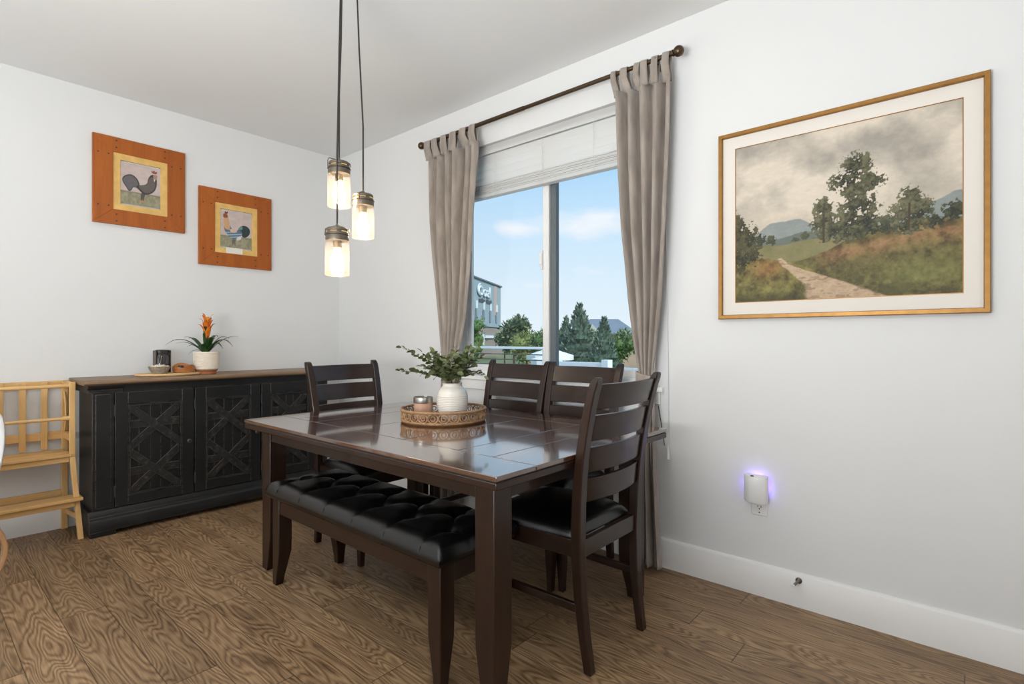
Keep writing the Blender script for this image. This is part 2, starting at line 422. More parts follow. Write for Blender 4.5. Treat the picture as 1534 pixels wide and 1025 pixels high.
class MB:
    def __init__(self, off=(0, 0, 0)):
        self.bm = bmesh.new()
        self.off = Vector(off)

    def faces(self, vs, fs):
        v = [self.bm.verts.new(Vector(p)) for p in vs]
        for f in fs:
            try:
                self.bm.faces.new([v[i] for i in f])
            except ValueError:
                pass
        return v

    def box(self, x0, x1, y0, y1, z0, z1):
        vs = [(x, y, z) for x in (x0, x1) for y in (y0, y1) for z in (z0, z1)]
        self.faces(vs, [(0, 1, 3, 2), (4, 6, 7, 5), (0, 4, 5, 1), (2, 3, 7, 6), (0, 2, 6, 4), (1, 5, 7, 3)])
        return self

    def obox(self, c, size, rot):
        c = Vector(c)
        R = rot if isinstance(rot, Matrix) else Matrix(rot)
        vs = []
        for x in (-.5, .5):
            for y in (-.5, .5):
                for z in (-.5, .5):
                    vs.append(c + R @ Vector((x * size[0], y * size[1], z * size[2])))
        self.faces(vs, [(0, 1, 3, 2), (4, 6, 7, 5), (0, 4, 5, 1), (2, 3, 7, 6), (0, 2, 6, 4), (1, 5, 7, 3)])
        return self

    def rings(self, rings, cap=True, closed=True, loop=False):
        """skin a list of equal-length rings of points"""
        rv = [[self.bm.verts.new(Vector(p)) for p in r] for r in rings]
        n = len(rv[0])
        R = len(rv)
        for i in range(R if loop else R - 1):
            a, b = rv[i], rv[(i + 1) % R]
            for j in range(n if closed else n - 1):
                k = (j + 1) % n
                try:
                    self.bm.faces.new((a[j], a[k], b[k], b[j]))
                except ValueError:
                    pass
        if cap and closed and not loop:
            try:
                self.bm.faces.new(list(reversed(rv[0])))
                self.bm.faces.new(rv[-1])
            except ValueError:
                pass
        return self

    def tube(self, pts, r, seg=10, cap=True, loop=False):
        pts = [Vector(p) for p in pts]
        n = len(pts)
        rs = r if isinstance(r, (list, tuple)) else [r] * n
        rings = []
        prev = None
        for i, p in enumerate(pts):
            if loop:
                t = pts[(i + 1) % n] - pts[i - 1]
            else:
                t = (pts[min(i + 1, n - 1)] - pts[max(i - 1, 0)])
            t.normalize()
            if prev is None:
                u = t.orthogonal().normalized()
            else:
                u = (prev - t * prev.dot(t))
                u = u.normalized() if u.length > 1e-6 else t.orthogonal().normalized()
            prev = u
            v = t.cross(u)
            rings.append([p + (u * math.cos(2 * PI * k / seg) + v * math.sin(2 * PI * k / seg)) * rs[i] for k in range(seg)])
        return self.rings(rings, cap=cap, loop=loop)

    def lathe(self, prof, c=(0, 0, 0), seg=32, axis='z', cap=True, sx=1.0, sy=1.0):
        """prof: list of (r, h)"""
        rings = []
        for r, h in prof:
            rg = []
            for k in range(seg):
                a = 2 * PI * k / seg
                x, y = r * math.cos(a) * sx, r * math.sin(a) * sy
                if axis == 'z':
                    p = (x, y, h)
                elif axis == 'x':
                    p = (h, x, y)
                else:
                    p = (y, h, x)
                rg.append(Vector(p) + Vector(c))
            rings.append(rg)
        return self.rings(rings, cap=cap)

    def prism(self, poly, axis, a, b):
        """poly: 2D outline in the two remaining axes (in xyz order), extruded along axis from a to b"""
        def pt(p, h):
            if axis == 'x':
                return (h, p[0], p[1])
            if axis == 'y':
                return (p[0], h, p[1])
            return (p[0], p[1], h)
        return self.rings([[pt(p, a) for p in poly], [pt(p, b) for p in poly]])

    def grid(self, pts):
        """pts[i][j] -> surface"""
        rv = [[self.bm.verts.new(Vector(p)) for p in r] for r in pts]
        for i in range(len(rv) - 1):
            for j in range(len(rv[0]) - 1):
                self.bm.faces.new((rv[i][j], rv[i + 1][j], rv[i + 1][j + 1], rv[i][j + 1]))
        return self

    def ball(self, c, r, seg=16, rings_=10, s=(1, 1, 1)):
        c = Vector(c)
        prof = [(max(1e-4, math.sin(PI * i / rings_)) * r, -math.cos(PI * i / rings_) * r) for i in range(rings_ + 1)]
        rings = []
        for rr, h in prof:
            rings.append([c + Vector((rr * math.cos(2 * PI * k / seg) * s[0], rr * math.sin(2 * PI * k / seg) * s[1], h * s[2])) for k in range(seg)])
        return self.rings(rings)

    def build(self, name, mat, parent=None, bevel=0.0, smooth=True, angle=38, loc=None, solid=0.0, subsurf=0, fixn=True, seg=2):
        bm = self.bm
        if self.off.length > 0:
            bmesh.ops.translate(bm, verts=bm.verts, vec=-self.off)
        if fixn:
            bmesh.ops.recalc_face_normals(bm, faces=bm.faces)
        me = bpy.data.meshes.new(name)
        bm.to_mesh(me)
        bm.free()
        mats = mat if isinstance(mat, (list, tuple)) else [mat]
        for m in mats:
            me.materials.append(m)
        if smooth:
            me.shade_smooth()
            if not subsurf:
                me.set_sharp_from_angle(angle=math.radians(angle))
        o = bpy.data.objects.new(name, me)
        COL.objects.link(o)
        if parent is not None:
            o.parent = parent
        elif self.off.length > 0:
            o.location = self.off
        if loc is not None:
            o.location = loc
        if subsurf:
            md = o.modifiers.new('subdivision', 'SUBSURF'); md.levels = subsurf; md.render_levels = subsurf
        if solid:
            md = o.modifiers.new('thickness', 'SOLIDIFY'); md.thickness = solid; md.offset = 0
        if bevel:
            md = o.modifiers.new('bevel', 'BEVEL'); md.width = bevel; md.segments = seg; md.limit_method = 'ANGLE'
            md.angle_limit = math.radians(40)
        return o


def tag(o, label=None, cat=None, group=None, kind=None):
    if label: o['label'] = label
    if cat: o['category'] = cat
    if group: o['group'] = group
    if kind: o['kind'] = kind
    return o


def thing(name, label, cat, loc=(0, 0, 0), rz=0.0, group=None):
    o = bpy.data.objects.new(name, None)
    COL.objects.link(o)
    o.location = loc
    o.rotation_euler = (0, 0, rz)
    o.empty_display_size = 0.1
    return tag(o, label, cat, group)


def struct(o):
    o['kind'] = 'structure'
    return o


def dup(root, loc=None, rz=None, label=None):
    def cp(o, parent):
        c = o.copy()
        COL.objects.link(c)
        if parent is not None:
            c.parent = parent
        for ch in [x for x in bpy.data.objects if x.parent == o]:
            cp(ch, c)
        return c
    r = cp(root, None)
    if loc is not None: r.location = loc
    if rz is not None: r.rotation_euler = (0, 0, rz)
    if label: r['label'] = label
    return r


def interp(tab, z):
    tab = sorted(tab)
    if z <= tab[0][0]: return tab[0][1]
    for (a, va), (b, vb) in zip(tab, tab[1:]):
        if z <= b:
            t = (z - a) / (b - a)
            return va + (vb - va) * t
    return tab[-1][1]


# ------------------------------------------------------------------ the room
CEIL = 2.762
XMAX, YMIN = 8.0, -7.0
WX0, WX1, WZ0, WZ1 = 1.49, 3.01, 0.905, 2.46     # window opening
struct(MB().box(-0.15, XMAX + 0.15, YMIN - 0.15, 0.15, -0.12, 0.0).build('floor', M['floor'], smooth=False))
struct(MB().box(-0.15, XMAX + 0.15, YMIN - 0.15, 0.15, CEIL, CEIL + 0.15).build('ceiling', M['ceiling'], smooth=False))
struct(MB().box(-0.15, 0, YMIN, 0.0, 0, CEIL).build('wall_left', M['wall'], smooth=False))
wb = MB()
wb.box(-0.15, WX0, 0, 0.15, 0, CEIL).box(WX1, XMAX + 0.15, 0, 0.15, 0, CEIL)
wb.box(WX0, WX1, 0, 0.15, 0, WZ0).box(WX0, WX1, 0, 0.15, WZ1, CEIL)
struct(wb.build('wall_right', M['wall'], smooth=False))
struct(MB().box(-0.15, XMAX + 0.15, YMIN - 0.15, YMIN, 0, CEIL).build('wall_back', M['wall'], smooth=False))
struct(MB().box(XMAX, XMAX + 0.15, YMIN, 0, 0, CEIL).build('wall_far', M['wall'], smooth=False))


def base_profile(t=0.016, h=0.148):
    return [(0.0, 0.0), (t, 0.0), (t, h - 0.012), (t - 0.006, h - 0.003), (t - 0.012, h), (0, h)]


p = base_profile()
struct(MB().prism([(-a, b) for a, b in p], 'x', 0.0, XMAX).build('baseboard_right', M['trim']))
struct(MB().prism([(a, b) for a, b in p], 'y', YMIN, -0.0).build('baseboard_left', M['trim']))

# window unit: vinyl frame, sash, mullion, track, glass
wf = MB()
fy0, fy1 = 0.085, 0.14
for (a, b, c, d) in ((WX0, WX0 + 0.045, WZ0, WZ1), (WX1 - 0.045, WX1, WZ0, WZ1), (WX0, WX1, WZ0, WZ0 + 0.045), (WX0, WX1, WZ1 - 0.045, WZ1)):
    wf.box(a, b, fy0, fy1, c, d)
win = struct(wf.build('window_1', M['vinyl'], bevel=0.003, loc=(0, 0, 0)))
MX = 2.25
sash = MB()
for (a, b, c, d) in ((WX0 + 0.045, WX0 + 0.085, WZ0 + 0.045, WZ1 - 0.045), (MX - 0.042, MX + 0.004, WZ0 + 0.045, WZ1 - 0.045),
                     (WX0 + 0.085, MX - 0.042, WZ0 + 0.045, WZ0 + 0.085), (WX0 + 0.085, MX - 0.042, WZ1 - 0.085, WZ1 - 0.045)):
    sash.box(a, b, 0.088, 0.112, c, d)
so = struct(sash.build('sliding_sash', M['vinyl'], win, bevel=0.003))
fx = MB()
for (a, b, c, d) in ((MX + 0.004, MX + 0.048, WZ0 + 0.045, WZ1 - 0.045),):
    fx.box(a, b, 0.104, 0.138, c, d)
struct(fx.build('meeting_stile', M['gasket'], win, bevel=0.003))
fx = MB()
for (a, b, c, d) in ((WX1 - 0.085, WX1 - 0.045, WZ0 + 0.045, WZ1 - 0.045),
                     (MX + 0.048, WX1 - 0.085, WZ0 + 0.045, WZ0 + 0.085), (MX + 0.048, WX1 - 0.085, WZ1 - 0.085, WZ1 - 0.045)):
    fx.box(a, b, 0.112, 0.136, c, d)
struct(fx.build('fixed_sash', M['vinyl'], win, bevel=0.003))
struct(MB().box(WX0 + 0.08, MX - 0.03, 0.099, 0.103, WZ0 + 0.08, WZ1 - 0.08).build('glass_pane', M['window_glass'], win, smooth=False))
struct(MB().box(MX + 0.03, WX1 - 0.08, 0.122, 0.126, WZ0 + 0.08, WZ1 - 0.08).build('glass_pane', M['window_glass'], win, smooth=False))
lt = MB().box(MX - 0.05, MX - 0.035, 0.072, 0.09, 1.60, 1.72)
lt.box(MX - 0.055, MX - 0.035, 0.066, 0.078, 1.63, 1.70)
struct(lt.build('sash_latch', M['vinyl'], win, bevel=0.003))
# sill board and apron
sl = MB().box(WX0 - 0.05, WX1 + 0.05, -0.028, 0.09, WZ0 - 0.012, WZ0 + 0.012)
sl.box(WX0 - 0.03, WX1 + 0.03, -0.014, 0.0, WZ0 - 0.078, WZ0 - 0.012)
struct(sl.build('trim_1', M['trim'], bevel=0.003))

# ------------------------------------------------------------------ blind
bt = thing('window_blind', 'white slatted blind pulled up to the top of the window', 'blind', (2.25, 0.045, WZ1 - 0.002))
OFF = (2.25, 0.045, WZ1 - 0.002)
BX0, BX1 = WX0 + 0.012, WX1 - 0.012
MB(OFF).box(BX0, BX1, 0.018, 0.028, 2.402, 2.456).box(BX0, BX1, 0.028, 0.075, 2.42, 2.456).build('valance', M['blind'], bt, bevel=0.003)
for k in range(4):
    zc = 2.372 - k * 0.049
    R = Matrix.Rotation(math.radians(-68), 3, 'X')
    MB(OFF).obox((2.25, 0.05, zc), (BX1 - BX0, 0.062, 0.003), R).build('slat', M['blind'], bt, bevel=0.001, seg=1)
for k in range(7):
    zc = 2.206 - k * 0.0095
    MB(OFF).obox((2.25, 0.05, zc), (BX1 - BX0, 0.05, 0.0075), Matrix.Rotation(math.radians(4 + 2 * math.sin(k * 2.1)), 3, 'X')).build('slat', M['blind'], bt, bevel=0.001, seg=1)
MB(OFF).box(BX0, BX1, 0.024, 0.076, 2.118, 2.142).build('bottom_rail', M['blind'], bt, bevel=0.003)
for xx in (1.86, 2.25, 2.62):
    cm = MB(OFF)
    cm.tube([(xx, 0.020, 2.402), (xx, 0.022, 2.25), (xx, 0.021, 2.12)], 0.0012, 6)
    cm.tube([(xx + 0.012, 0.021, 2.21), (xx + 0.02, 0.018, 2.17), (xx + 0.006, 0.020, 2.12)], 0.0012, 6)
    cm.build('ladder_cord', M['blind'], bt)

# ------------------------------------------------------------------ curtain rod and curtains
RY, RZ = -0.088, 2.560
rt = thing('curtain_rod', 'bronze curtain rod with ball ends across the top of the window', 'curtain rod', (2.2, 0.0, RZ))
MB((2.2, 0, RZ)).tube([(1.262, RY, RZ), (2.2, RY, RZ)], 0.0135, 16).tube([(2.15, RY, RZ), (3.152, RY, RZ)], 0.0115, 16).build('rod', M['bronze'], rt)
for sx_, xx in ((-1, 1.262), (1, 3.152)):
    f = MB((2.2, 0, RZ))
    f.lathe([(0.012, 0), (0.016, 0.004), (0.016, 0.010), (0.010, 0.014)], (xx - 0.012 * sx_ if sx_ > 0 else xx - 0.002, RY, RZ), 20, 'x')
    f.ball((xx + sx_ * 0.022, RY, RZ), 0.026, 24, 16)
    f.build('finial', M['bronze'], rt)
for xx in (1.305, 3.06):
    b = MB((2.2, 0, RZ))
    b.lathe([(0.024, 0.0), (0.024, -0.006), (0.015, -0.010)], (xx, 0.0, RZ - 0.012), 18, 'y')
    b.tube([(xx, -0.006, RZ - 0.012), (xx, RY * 0.7, RZ - 0.020), (xx, RY, RZ - 0.018)], 0.006, 10)
    b.tube([(xx, RY - 0.016, RZ + 0.002), (xx, RY - 0.010, RZ - 0.014), (xx, RY, RZ - 0.018), (xx, RY + 0.010, RZ - 0.014), (xx, RY + 0.016, RZ + 0.002)], 0.004, 8)
    b.build('bracket', M['bronze'], rt)


def curtain(label, left, right, tie_z, bottom_z, nf, seed, tie_y=-0.055):
    """left/right: tables (z, x) of the two edges"""
    rnd = random.Random(seed)
    xm = 0.5 * (interp(left, tie_z) + interp(right, tie_z))
    loc = (xm, -0.06, 0.0)
    root = thing('curtain', label, 'curtain', loc)
    ZT = 2.455
    NS, NZ = 170, 90
    ph = [rnd.uniform(-0.5, 0.5) for _ in range(8)]
    am = [rnd.uniform(0.7, 1.25) for _ in range(nf + 2)]
    rows = []
    for i in range(NZ + 1):
        z = ZT + (bottom_z - ZT) * i / NZ
        a, b = interp(left, z), interp(right, z)
        wd = b - a
        gather = max(0.0, min(1.0, 1 - abs(z - tie_z) / 0.75)) if z > tie_z else max(0.0, 1 - (tie_z - z) / 0.5)
        amp = 0.034 * (1 - 0.62 * gather)
        row = []
        for j in range(NS + 1):
            s = j / NS
            s2 = s + 0.018 * math.sin(2 * PI * (1.3 * s + ph[0]) + 2.2 * (ZT - z)) * math.sin(PI * s)
            k = min(nf, int(s2 * nf))
            t = math.sin(2 * PI * (nf * s2) + 0.5 * math.sin(3.0 * s + (ZT - z) * 1.1 + ph[1] * 3))
            t = math.copysign(abs(t) ** 0.75, t) + 0.35 * math.sin(2 * PI * (nf * 0.47) * s2 + ph[4] * 9)
            y = -0.072 - 0.0 + amp * am[max(0, k)] * t * 0.9
            y += 0.010 * math.sin(2 * PI * 2.2 * s + ph[2] * 6 + z * 1.7) * (1 - gather)
            x = a + wd * (s + 0.010 * math.cos(2 * PI * nf * s2))
            bulge = 4 * s * (1 - s)
            y = y * (1 - gather) + gather * (tie_y - 0.016 * bulge + amp * 0.55 * t)
            y = min(y, -0.020)
            row.append((x, y, z))
        rows.append(row)
    rows0 = rows[0]
    mb = MB(loc); mb.grid(rows)
    pan = mb.build('curtain_panel', M['curtain'], root, solid=0.0022, smooth=True, angle=80)
    # tabs over the rod
    a, b = interp(left, ZT), interp(right, ZT)
    nt_ = 6
    for k in range(nt_):
        xc = a + (b - a) * (k + 0.5) / nt_ + rnd.uniform(-0.006, 0.006)
        wdt = min(0.052, (b - a) / nt_ * 0.62) * rnd.uniform(0.8, 1.15)
        sk = rnd.uniform(-0.016, 0.016)
        jj = int((k + 0.5) / nt_ * NS)
        yf = rows0[jj][1]
        prof = [(yf - 0.004, ZT - 0.012), (yf - 0.004, ZT), (RY - 0.0175, RZ - 0.045), (RY - 0.0165, RZ), (RY - 0.012, RZ + 0.012), (RY, RZ + 0.0175),
                (RY + 0.012, RZ + 0.012), (RY + 0.0165, RZ), (RY + 0.0165, RZ - 0.045), (yf + 0.004, ZT), (yf + 0.004, ZT - 0.012)]
        rows = []
        xb_ = rows0[jj][0]
        for (yy, zz) in prof:
            q1 = max(0, min(1, (zz - ZT) / 0.1))
            flare = 1.0 + 0.30 * max(0, min(1, (RZ - 0.02 - zz) / 0.10))
            rows.append([(xb_ + sk * q1 + wdt * flare * (q / 4 - 0.5), yy - 0.003 * math.sin(q / 4 * PI + 1.0), zz) for q in range(5)])
        t_ = MB(loc); t_.grid(rows)
        t_.build('tab', M['curtain'], root, solid=0.002, angle=80)
    # tieback band
    a, b = interp(left, tie_z), interp(right, tie_z)
    rx = (b - a) / 2 + 0.008
    rows = []
    for q in range(33):
        th = 2 * PI * q / 32
        rows.append([(xm + rx * math.cos(th), tie_y - 0.006 + 0.034 * math.sin(th), tie_z - 0.062 + 0.058 * v / 5 + 0.012 * math.cos(th) * (1 if seed % 2 else -1)) for v in range(6)])
    tb = MB(loc); tb.grid(rows)
    tb.build('tieback', M['curtain'], root, solid=0.003, angle=80)
    return root


Lo = [(2.56, 1.275), (2.455, 1.281), (2.015, 1.30), (1.533, 1.358), (1.108, 1.408), (0.985, 1.425), (0.6, 1.40), (0.02, 1.37)]
Li = [(2.56, 1.815), (2.354, 1.808), (2.076, 1.777), (1.642, 1.734), (1.30, 1.675), (1.133, 1.621), (0.985, 1.585), (0.6, 1.60), (0.02, 1.62)]
curtain('taupe tab-top curtain at the left of the window, behind the leafy vase', Lo, Li, 0.985, 0.03, 6, 3)
Ri = [(2.56, 2.800), (2.431, 2.805), (2.075, 2.817), (1.718, 2.841), (1.365, 2.880), (1.122, 2.915), (0.99, 2.942), (0.6, 2.95), (0.02, 2.955)]
Ro = [(2.56, 3.128), (2.455, 3.134), (2.173, 3.126), (1.75, 3.105), (1.356, 3.077), (1.123, 3.045), (0.99, 3.026), (0.6, 3.05), (0.02, 3.082)]
curtain('taupe tab-top curtain at the right of the window, beside the landscape painting', Ri, Ro, 0.99, 0.022, 5, 8)

# wand cord with white tassel hanging at the right curtain
ct = thing('blind_cord', 'white pull cord with a white tassel hanging on the wall beside the right curtain', 'cord', (3.085, -0.03, 0.5))
MB((3.085, -0.03, 0.5)).tube([(3.06, -0.006, 2.30), (3.075, -0.007, 1.6), (3.082, -0.007, 1.0), (3.086, -0.008, 0.62)], 0.002, 6).build('cord', M['vinyl'], ct)
MB((3.085, -0.03, 0.5)).lathe([(0.003, 0.62), (0.006, 0.60), (0.010, 0.565), (0.010, 0.555), (0.003, 0.55)], (3.086, -0.014, 0), 14).build('tassel', M['vinyl'], ct)
bc = MB((3.07, -0.012, 0.6)).tube([(3.03, -0.008, 0.82), (3.045, -0.009, 0.74), (3.056, -0.008, 0.67), (3.064, -0.008, 0.62)], 0.0022, 6)
tag(bc.build('cable', M['slot']), 'short black cable on the wall just right of the table end', 'cable')

# ------------------------------------------------------------------ wall pictures


def fbm(shape, fx_, fy_, seed, octv=5, rough=0.55):
    rs = np.random.RandomState(seed)
    h, w_ = shape
    out = np.zeros(shape); amp = 1.0; tot = 0
    for o_ in range(octv):
        gx, gy = int(max(2, fx_ * 2 ** o_)) + 2, int(max(2, fy_ * 2 ** o_)) + 2
        g = rs.rand(gy, gx)
        X_ = np.linspace(0, gx - 1.001, w_); Y_ = np.linspace(0, gy - 1.001, h)
        xi, yi = X_.astype(int), Y_.astype(int)
        fx2, fy2 = X_ - xi, Y_ - yi
        fx2 = fx2 * fx2 * (3 - 2 * fx2); fy2 = fy2 * fy2 * (3 - 2 * fy2)
        a = g[yi][:, xi]; b = g[yi][:, xi + 1]; c = g[yi + 1][:, xi]; d = g[yi + 1][:, xi + 1]
        v = (a * (1 - fx2) + b * fx2) * (1 - fy2)[:, None] + (c * (1 - fx2) + d * fx2) * fy2[:, None]
        out += v * amp; tot += amp; amp *= rough
    return out / tot


def lerp(a, b, t):
    t = np.clip(t, 0, 1)[..., None]
    return a * (1 - t) + b * t


def S(r, g, b):
    return np.array(srgb(r, g, b)[:3])


def sstep(a, b, x):
    t = np.clip((x - a) / (b - a), 0, 1)
    return t * t * (3 - 2 * t)


def landscape(nx, ny):
    s = np.linspace(0, 1, nx)[None, :] * np.ones((ny, 1))
    t = np.linspace(0, 1, ny)[:, None] * np.ones((1, nx))
    sh = (ny, nx)
    n1 = fbm(sh, 4, 4, 1, 6); n2 = fbm(sh, 7, 5, 2, 6); n3 = fbm(sh, 40, 34, 3, 4, 0.7); n4 = fbm(sh, 16, 13, 4, 5, 0.65)
    n5 = fbm(sh, 26, 60, 5, 3, 0.7)
    # clouds
    cf = n1 * 0.62 + n2 * 0.38 + 0.10 * (n4 - 0.5) + 0.16 * np.exp(-((s - 0.35) / 0.3) ** 2 - ((t - 0.62) / 0.14) ** 2)
    img = lerp(S(160, 154, 144), S(192, 183, 169), (cf - 0.36) / 0.16)
    img = lerp(img, S(214, 203, 187), (cf - 0.52) / 0.12)
    img = lerp(img, S(206, 194, 176), sstep(0.62, 0.44, t) * 0.6)
    # far hills
    r1 = 0.425 + 0.075 * np.exp(-((s - 0.285) / 0.09) ** 2) + 0.03 * np.exp(-((s - 0.16) / 0.06) ** 2) + 0.012 * np.sin(s * 40)
    r1 = r1 + 0.095 * sstep(0.6, 1.0, s) + 0.01 * (n4 - 0.5)
    img = lerp(img, lerp(S(150, 156, 152), S(126, 136, 134), n4), sstep(0.004, -0.004, t - r1))
    r2 = 0.395 + 0.012 * np.sin(s * 23) + 0.02 * (n4 - 0.5)
    img = lerp(img, S(104, 112, 104), sstep(0.004, -0.004, t - r2))
    # meadow
    r3 = 0.352 + 0.008 * np.sin(s * 17 + 1) + 0.012 * (n4 - 0.5)
    mead = lerp(S(142, 132, 96), S(112, 112, 72), n4 * 1.2 - 0.1)
    img = lerp(img, mead, sstep(0.004, -0.004, t - r3))
    # right bank
    bank = 0.235 + 0.16 * sstep(0.30, 0.72, s) + 0.02 * (n4 - 0.5)
    bk = lerp(S(62, 58, 36), S(132, 122, 74), (n4 - 0.5) * 1.5 + (n3 - 0.5) * 1.2 + 0.45)
    heath = np.exp(-((t - (0.245 + 0.08 * sstep(0.4, 0.95, s))) / 0.045) ** 2) * sstep(0.36, 0.5, s)
    bk = lerp(bk, lerp(S(128, 92, 60), S(176, 134, 98), n3), heath * (0.15 + n3) * 0.85)
    bk = lerp(bk, S(56, 58, 38), sstep(0.50, 0.62, n4) * sstep(0.30, 0.05, t) * 0.75)
    bk = lerp(bk, lerp(S(96, 100, 54), S(150, 146, 88), n3), np.exp(-((s - 0.86) / 0.16) ** 2 - ((t - 0.12) / 0.07) ** 2) * 0.8)
    img = lerp(img, bk, sstep(0.004, -0.004, t - bank) * sstep(0.26, 0.31, s))
    # left bank
    bankl = 0.30 - 0.55 * s * s - 0.10 * s + 0.03 * (n4 - 0.5)
    bl_ = lerp(S(58, 54, 32), S(140, 132, 76), (n4 - 0.5) * 1.5 + (n3 - 0.5) * 1.2 + 0.45)
    bl_ = lerp(bl_, lerp(S(112, 78, 46), S(170, 126, 78), n3), 0.8 * np.exp(-((s - 0.17) / 0.09) ** 2 - ((t - 0.21) / 0.06) ** 2))
    bl_ = lerp(bl_, S(52, 52, 34), sstep(0.09, 0.0, t) * 0.7)
    img = lerp(img, bl_, sstep(0.004, -0.004, t - bankl) * sstep(0.46, 0.40, s + 0.05 * (n4 - 0.5)))
    # path
    u = np.clip(t / 0.26, 0, 1)
    pc = 0.56 - 0.30 * u ** 0.7 + 0.03 * np.sin(u * 5)
    pw = 0.165 * (1 - u) ** 1.5 + 0.012
    m = sstep(1.08, 0.86, np.abs(s - pc + 0.03 * (n4 - 0.5)) / pw) * (t < 0.262)
    pth = lerp(S(166, 138, 110), S(206, 184, 156), n3 * 0.6 + n5 * 0.6 - 0.1)
    pth = lerp(pth, S(112, 88, 66), sstep(0.56, 0.66, n5) * 0.6)
    img = lerp(img, pth, m)

    def crown(img, blobs, base, lo, hi, seed, dens=0.5):
        nf = fbm(sh, 52, 46, seed, 3, 0.85); nl = fbm(sh, 20, 17, seed + 9, 4, 0.7)
        f = np.zeros(sh); lit = np.zeros(sh)
        for (cs, ct_, rs_, rt_) in blobs:
            d = ((s - cs) / rs_) ** 2 + ((t - ct_) / rt_) ** 2
            k = 1.25 - d
            lit = np.where(k > f, (t - ct_) / rt_ - 0.55 * (s - cs) / rs_, lit)
            f = np.maximum(f, k)
        mk = sstep(0.22, 0.36, f) * sstep(dens - 0.03, dens + 0.05, f * 0.55 + (nf - 0.5) * 1.15 + 0.12 + (nl - 0.5) * 0.35)
        shade = 0.5 + (nf - 0.5) * 1.5 + (nl - 0.5) * 1.2 + lit * 0.22
        return lerp(img, lerp(lo, hi, shade * 1.25 - 0.30), mk)

    D0, D1 = S(42, 45, 33), S(112, 110, 82)
    img = crown(img, [(0.02, 0.47, 0.06, 0.14), (0.06, 0.40, 0.075, 0.14), (0.085, 0.31, 0.07, 0.10), (0.03, 0.30, 0.09, 0.12)], 0.3, S(44, 46, 32), S(92, 88, 60), 21)
    img = crown(img, [(0.135, 0.39, 0.035, 0.055), (0.19, 0.375, 0.035, 0.04)], 0.34, S(52, 56, 42), S(86, 88, 62), 22)
    img = crown(img, [(0.36, 0.385, 0.03, 0.03), (0.31, 0.37, 0.03, 0.02)], 0.35, S(64, 70, 54), S(92, 96, 70), 23)
    img = crown(img, [(0.44, 0.46, 0.075, 0.09), (0.445, 0.54, 0.055, 0.075), (0.47, 0.40, 0.09, 0.08), (0.52, 0.38, 0.08, 0.07)], 0.33, D0, D1, 24)
    img = crown(img, [(0.72, 0.395, 0.05, 0.065), (0.64, 0.39, 0.07, 0.06), (0.97, 0.43, 0.07, 0.07), (0.90, 0.39, 0.05, 0.05)], 0.35, D0, S(90, 94, 70), 25)
    img = crown(img, [(0.81, 0.52, 0.06, 0.09), (0.80, 0.45, 0.095, 0.08), (0.85, 0.46, 0.06, 0.075), (0.80, 0.38, 0.08, 0.06)], 0.34, D0, D1, 26)
    # tall tree
    for (s0, t0, s1, t1, w_) in ((0.572, 0.33, 0.577, 0.66, 0.007), (0.575, 0.5, 0.535, 0.64, 0.004), (0.576, 0.52, 0.625, 0.66, 0.004), (0.80, 0.35, 0.805, 0.5, 0.005), (0.445, 0.33, 0.445, 0.5, 0.005)):
        tt = np.clip((t - t0) / (t1 - t0), 0, 1)
        img = lerp(img, S(70, 60, 46), sstep(1.3, 0.7, np.abs(s - (s0 + (s1 - s0) * tt)) / w_) * (t > t0) * (t < t1))
    img = crown(img, [(0.59, 0.755, 0.085, 0.09), (0.545, 0.67, 0.095, 0.075), (0.645, 0.655, 0.08, 0.07), (0.59, 0.62, 0.10, 0.075), (0.60, 0.53, 0.11, 0.085),
                      (0.555, 0.45, 0.085, 0.085), (0.625, 0.44, 0.085, 0.08), (0.52, 0.69, 0.06, 0.05), (0.57, 0.38, 0.08, 0.07), (0.50, 0.42, 0.06, 0.06)], 0.33, D0, D1, 27, 0.50)
    # brush strokes
    img = img * (0.92 + 0.16 * n5[..., None])
    return np.clip(img, 0, 1)


def poly_mask(s, t, pts, soft=0.006):
    """antialiased polygon mask"""
    pts = np.array(pts, float)
    inside = np.zeros(s.shape, bool)
    dist = np.full(s.shape, 9.0)
    n = len(pts)
    for i in range(n):
        x1, y1 = pts[i]; x2, y2 = pts[(i + 1) % n]
        cond = ((y1 > t) != (y2 > t))
        with np.errstate(divide='ignore', invalid='ignore'):
            xi = (x2 - x1) * (t - y1) / (y2 - y1 + 1e-12) + x1
        inside ^= cond & (s < xi)
        dx, dy = x2 - x1, y2 - y1
        q = np.clip(((s - x1) * dx + (t - y1) * dy) / (dx * dx + dy * dy + 1e-12), 0, 1)
        dist = np.minimum(dist, np.hypot(s - x1 - q * dx, t - y1 - q * dy))
    sd = np.where(inside, dist, -dist)
    return sstep(-soft, soft, sd)


def smooth_poly(pts, it=2):
    for _ in range(it):
        q = []
        for i in range(len(pts)):
            a, b = pts[i], pts[(i + 1) % len(pts)]
            q.append((a[0] * .75 + b[0] * .25, a[1] * .75 + b[1] * .25))
            q.append((a[0] * .25 + b[0] * .75, a[1] * .25 + b[1] * .75))
        pts = q
    return pts


